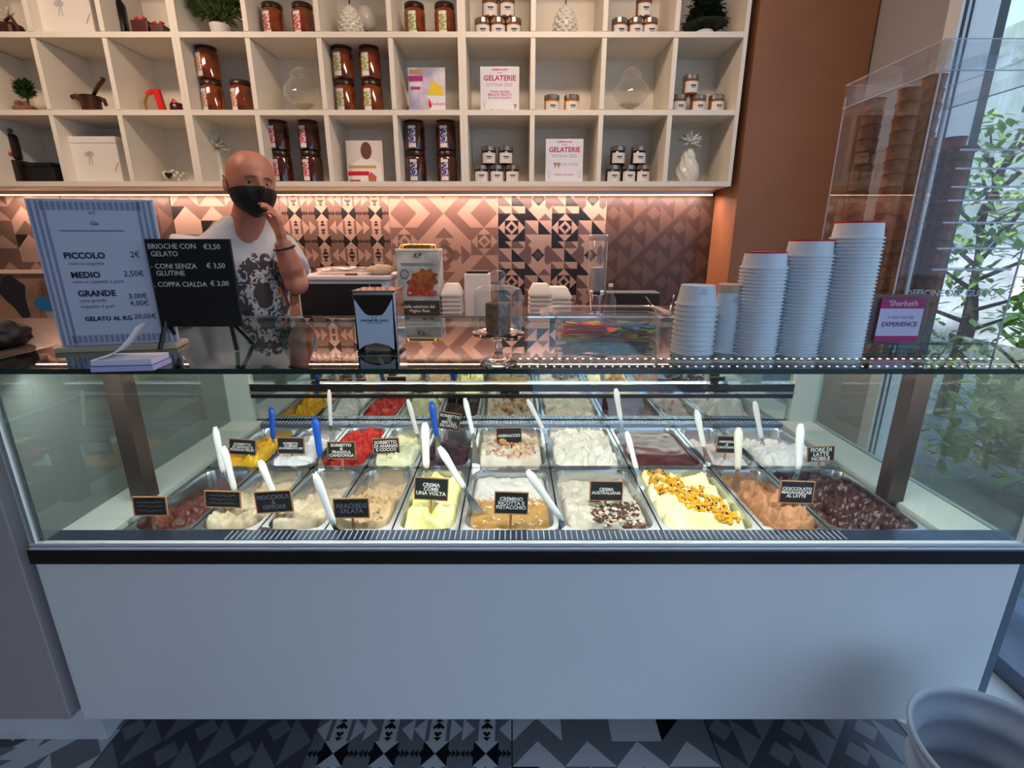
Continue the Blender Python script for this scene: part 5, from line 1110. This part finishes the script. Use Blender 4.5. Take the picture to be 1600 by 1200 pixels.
def hand(bm, w, palm_dir, across, nrm, curl, sc=1.0):
    """palm from the wrist w, four fingers of unequal length and a thumb from the side of the palm"""
    pd, ac, nr = (Vector(q).normalized() for q in (palm_dir, across, nrm)); k = w + pd * .085 * sc
    for s_ in (-.03, -.01, .01, .03): tube(bm, [w - pd * .01 + ac * s_ * .55, w + pd * .04 + ac * s_ * .9, k + ac * s_], [.017, .0165, .0125], 10)
    for s_, ln in ((-.031, .068), (-.0105, .08), (.0105, .076), (.031, .058)):
        b0 = k + ac * s_ - pd * .012; d1 = (pd + nr * curl * .35).normalized(); d2 = (pd * .55 + nr * curl).normalized(); d3 = (pd * -.1 + nr * curl).normalized()
        b1 = b0 + d1 * ln * .5; b2_ = b1 + d2 * ln * .34; b3 = b2_ + d3 * ln * .26; tube(bm, [b0, b1, b2_, b3], [.0105, .0098, .0088, .0065], 9); ico(bm, b3, .0066, 2)
    t0 = w + pd * .02 - ac * .026; t1 = t0 + (pd * .6 - ac * .75 + nr * .3).normalized() * .038; t2 = t1 + (pd * .9 - ac * .1 + nr * .5).normalized() * .03; t3 = t2 + (pd * .8 + ac * .2 + nr * .6).normalized() * .024
    tube(bm, [t0, t1, t2, t3], [.015, .0125, .0105, .0075], 9); ico(bm, t3, .0076, 2)
hand(bm, wri, Vector((-.12, .05, .95)), Vector((.5, -.7, -.38)), Vector((-.92, -.15, .2)), .8)
hand(bm, wR, Vector((.05, -.1, -.9)), Vector((.3, .9, 0)), Vector((.8, 0, -.1)), .5)
for sx in (-1, 1):                                                           # legs and feet
    tube(bm, [RZ @ Vector((sx * .085, 0, .9)), RZ @ Vector((sx * .095, -.005, .5)), RZ @ Vector((sx * .1, .01, .1))], [.088, .062, .042], 14)
    tube(bm, [RZ @ Vector((sx * .1, .05, .045)), RZ @ Vector((sx * .105, -.06, .04)), RZ @ Vector((sx * .108, -.15, .032))], [.042, .042, .03], 12)
body_me = baked(bm, skin, .0055, 5)
# T-shirt with ornamental print
shirt = noisy(mat('shirt', (214, 212, 216), .8), (204, 202, 208), 5); nt = shirt.node_tree; bs = nt.nodes['Principled BSDF']
tc = N(shirt, 'ShaderNodeTexCoord'); mp = N(shirt, 'ShaderNodeMapping'); mp.vector_type = 'POINT'; mp.inputs['Rotation'].default_value = (0, 0, -YAW)
nt.links.new(tc.outputs['Object'], mp.inputs['Vector']); sp = N(shirt, 'ShaderNodeSeparateXYZ'); nt.links.new(mp.outputs['Vector'], sp.inputs[0])
def mth(op, a, b=None, c=None):
    n_ = N(shirt, 'ShaderNodeMath', operation=op)
    for i, q in enumerate((a, b, c)):
        if q is None: continue
        if isinstance(q, (int, float)): n_.inputs[i].default_value = q
        else: nt.links.new(q, n_.inputs[i])
    return n_.outputs[0]
ex = mth('DIVIDE', mth('SUBTRACT', sp.outputs['X'], .055), .105); ez = mth('DIVIDE', mth('SUBTRACT', sp.outputs['Z'], 1.225), .165)
rr_ = mth('SQRT', mth('ADD', mth('MULTIPLY', ex, ex), mth('MULTIPLY', ez, ez)))
n1 = N(shirt, 'ShaderNodeTexNoise'); n1.inputs['Scale'].default_value = 26; n1.inputs['Detail'].default_value = 3; nt.links.new(tc.outputs['Object'], n1.inputs['Vector'])
n2 = N(shirt, 'ShaderNodeTexNoise'); n2.inputs['Scale'].default_value = 38; n2.inputs['Detail'].default_value = 5; n2.inputs['Distortion'].default_value = 1.6; nt.links.new(tc.outputs['Object'], n2.inputs['Vector'])
rw = mth('ADD', rr_, mth('MULTIPLY', mth('SUBTRACT', n1.outputs['Fac'], .5), .35))
inside = mth('LESS_THAN', rw, 1.0); ring = mth('GREATER_THAN', rw, .62); fig_ = mth('LESS_THAN', rw, .34)
ink1 = mth('MAXIMUM', mth('MULTIPLY', ring, mth('GREATER_THAN', n2.outputs['Fac'], .40)), mth('MAXIMUM', fig_, mth('GREATER_THAN', n2.outputs['Fac'], .53)))
fac = mth('MULTIPLY', mth('MULTIPLY', inside, ink1), mth('LESS_THAN', sp.outputs['Y'], 0))
old = bs.inputs['Base Color'].links[0].from_socket; mx = N(shirt, 'ShaderNodeMix', data_type='RGBA'); nt.links.new(fac, mx.inputs[0]); nt.links.new(old, mx.inputs[6])
mx.inputs[7].default_value = srgb((70, 68, 74)); nt.links.new(mx.outputs[2], bs.inputs['Base Color'])
bm = BM()
loft(bm, erings([(.94, 0, .0, .172, .128), (1.0, 0, 0, .172, .126), (1.12, 0, 0, .166, .122), (1.25, 0, 0, .178, .125), (1.36, 0, 0, .186, .12), (1.43, 0, .005, .165, .104), (1.48, .02, .0, .122, .094), (1.535, .05, -.02, .086, .086)]))
for s_, e_, a0 in ((shL, elb, .1), (shR, eR, -.1)): tube(bm, [RZ @ Vector((a0, 0, 1.385)), s_, s_.lerp(e_, .32), s_.lerp(e_, .58)], [.072, .069, .066, .067], 16)
shirt_me = baked(bm, shirt, .007, 8)
for v in shirt_me.vertices:                                                   # soft cloth folds
    n_ = noise.noise(Vector((v.co.x * 9, v.co.y * 9, v.co.z * 5))); v.co += Vector(v.normal) * n_ * .005
# trousers, apron string, mask, eyes, brows, bracelet
bm = BM(); navy = mat('navy_cloth', (30, 28, 40), .8)
loft(bm, erings([(.84, 0, 0, .165, .122), (.90, 0, 0, .178, .134), (1.005, 0, 0, .180, .136), (1.03, 0, 0, .176, .132)]))
for sx in (-1, 1): tube(bm, [RZ @ Vector((sx * .085, 0, .92)), RZ @ Vector((sx * .095, -.005, .5)), RZ @ Vector((sx * .1, .01, .09))], [.1, .08, .065], 16)
tr_me = baked(bm, navy, .009, 5)
bm = BM(); rows = []
for j in range(15):
    e = R(-66 + 60 * j / 14); row = []
    for i in range(29):
        az = R(-90 + (-88 + 176 * i / 28)); side = abs(i - 14) / 14
        e2 = e if j < 14 else e; topz = R(-6) - side ** 2 * R(8); lowz = R(-68) + side ** 1.5 * R(30); ee = lowz + (topz - lowz) * j / 14
        d = Vector((math.cos(ee) * math.cos(az), math.cos(ee) * math.sin(az), math.sin(ee))); bulge = .007 + .012 * (1 - side ** 2) * math.sin(math.pi * (j + 2) / 17)
        row.append(HM @ head_pt(d, bulge))
    rows.append(row)
loft(bm, rows, False, False, closed=False)
mask_me = me_(bm, black_matt, smooth=True)
lp = []
for sx in (-1, 1):
    q = BM(); tube(q, [HM @ head_pt(Vector((sx * .98, -.15, -.18)).normalized(), .006), HM @ Vector((sx * .082, .0, .005)), HM @ Vector((sx * .083, .028, .024)), HM @ Vector((sx * .080, .032, -.012)), HM @ head_pt(Vector((sx * .9, -.1, -.5)).normalized(), .006)], .0018, 6); lp.append(('ear_loop', me_(q, black_matt)))
eyes = []; HMI = HM.to_3x3()
for sx in (-1, 1):
    c = HM @ Vector((sx * .029, -.0765, .0)); q = BM(); ico(q, c, .0115, 3); w_ = BM(); ico(w_, c + HMI @ Vector((-.003, -.0086, -.001)), .005, 2)
    lid_ = BM(); t = bmesh.new(); bmesh.ops.create_uvsphere(t, u_segments=20, v_segments=14, radius=.0130); bmesh.ops.delete(t, geom=[v for v in t.verts if v.co.z < .0002 and v.co.z > -.0042], context='VERTS'); bmesh.ops.transform(t, matrix=Matrix.Translation(c) @ HMI.to_4x4(), verts=t.verts); join(lid_, t)
    eyes.append(('eye', me_(q, mat('eye_white', (176, 156, 148), .2), smooth=True), [('iris', me_(w_, mat('iris', (40, 28, 24), .15), smooth=True)), ('eyelid', me_(lid_, skin, smooth=True))]))
    q = BM(); tube(q, [HM @ head_pt(Vector((sx * a, -.9, z)).normalized(), .0015) for a, z in ((.13, .13), (.28, .165), (.46, .155), (.6, .09))], [.0016, .0028, .0024, .0012], 6, .5); eyes.append(('eyebrow', me_(q, mat('eyebrow', (84, 56, 46), .8), smooth=True)))
q = BM(); ctr = elb.lerp(wri, .86); ax = (wri - elb).normalized(); a1 = ax.cross(Vector((0, 1, 0))).normalized(); a2 = ax.cross(a1)
tube(q, [ctr + (a1 * math.cos(R(t)) + a2 * math.sin(R(t))) * .037 for t in range(0, 361, 24)], .004, 6)
bel = BM(); loft(bel, erings([(1.035, 0, 0, .183, .139), (1.062, 0, 0, .180, .136)], 40), False, False)
person = thing('person', 'bald man in a printed white T-shirt and black mask, hand raised', 'person', [('body', body_me), ('t_shirt', shirt_me), ('trousers', tr_me), ('face_mask', mask_me), ('bracelet', me_(q, black, smooth=True)), ('belt', me_(bel, navy, smooth=True))] + lp + eyes, MO)
for i, (c, n_) in enumerate((((230, 110, 30), 'orange'), ((120, 30, 90), 'purple'))):
    q = BM(); tube(q, [(0, 0, 0), (-.015, -.005, .075)], .0042, 8); d = BM(); tube(d, [(-.0150, -.005, .075), (-.017, -.0055, .086)], .003, 8)
    a = L(447 + i * 5, 478, 1.96) + MO; thing('marker_pen', '%s pen clipped at the waist of the man' % n_, 'pen', [('barrel', me_(q, mat('pen_' + n_, c, .4))), ('tip', me_(d, black))], a)
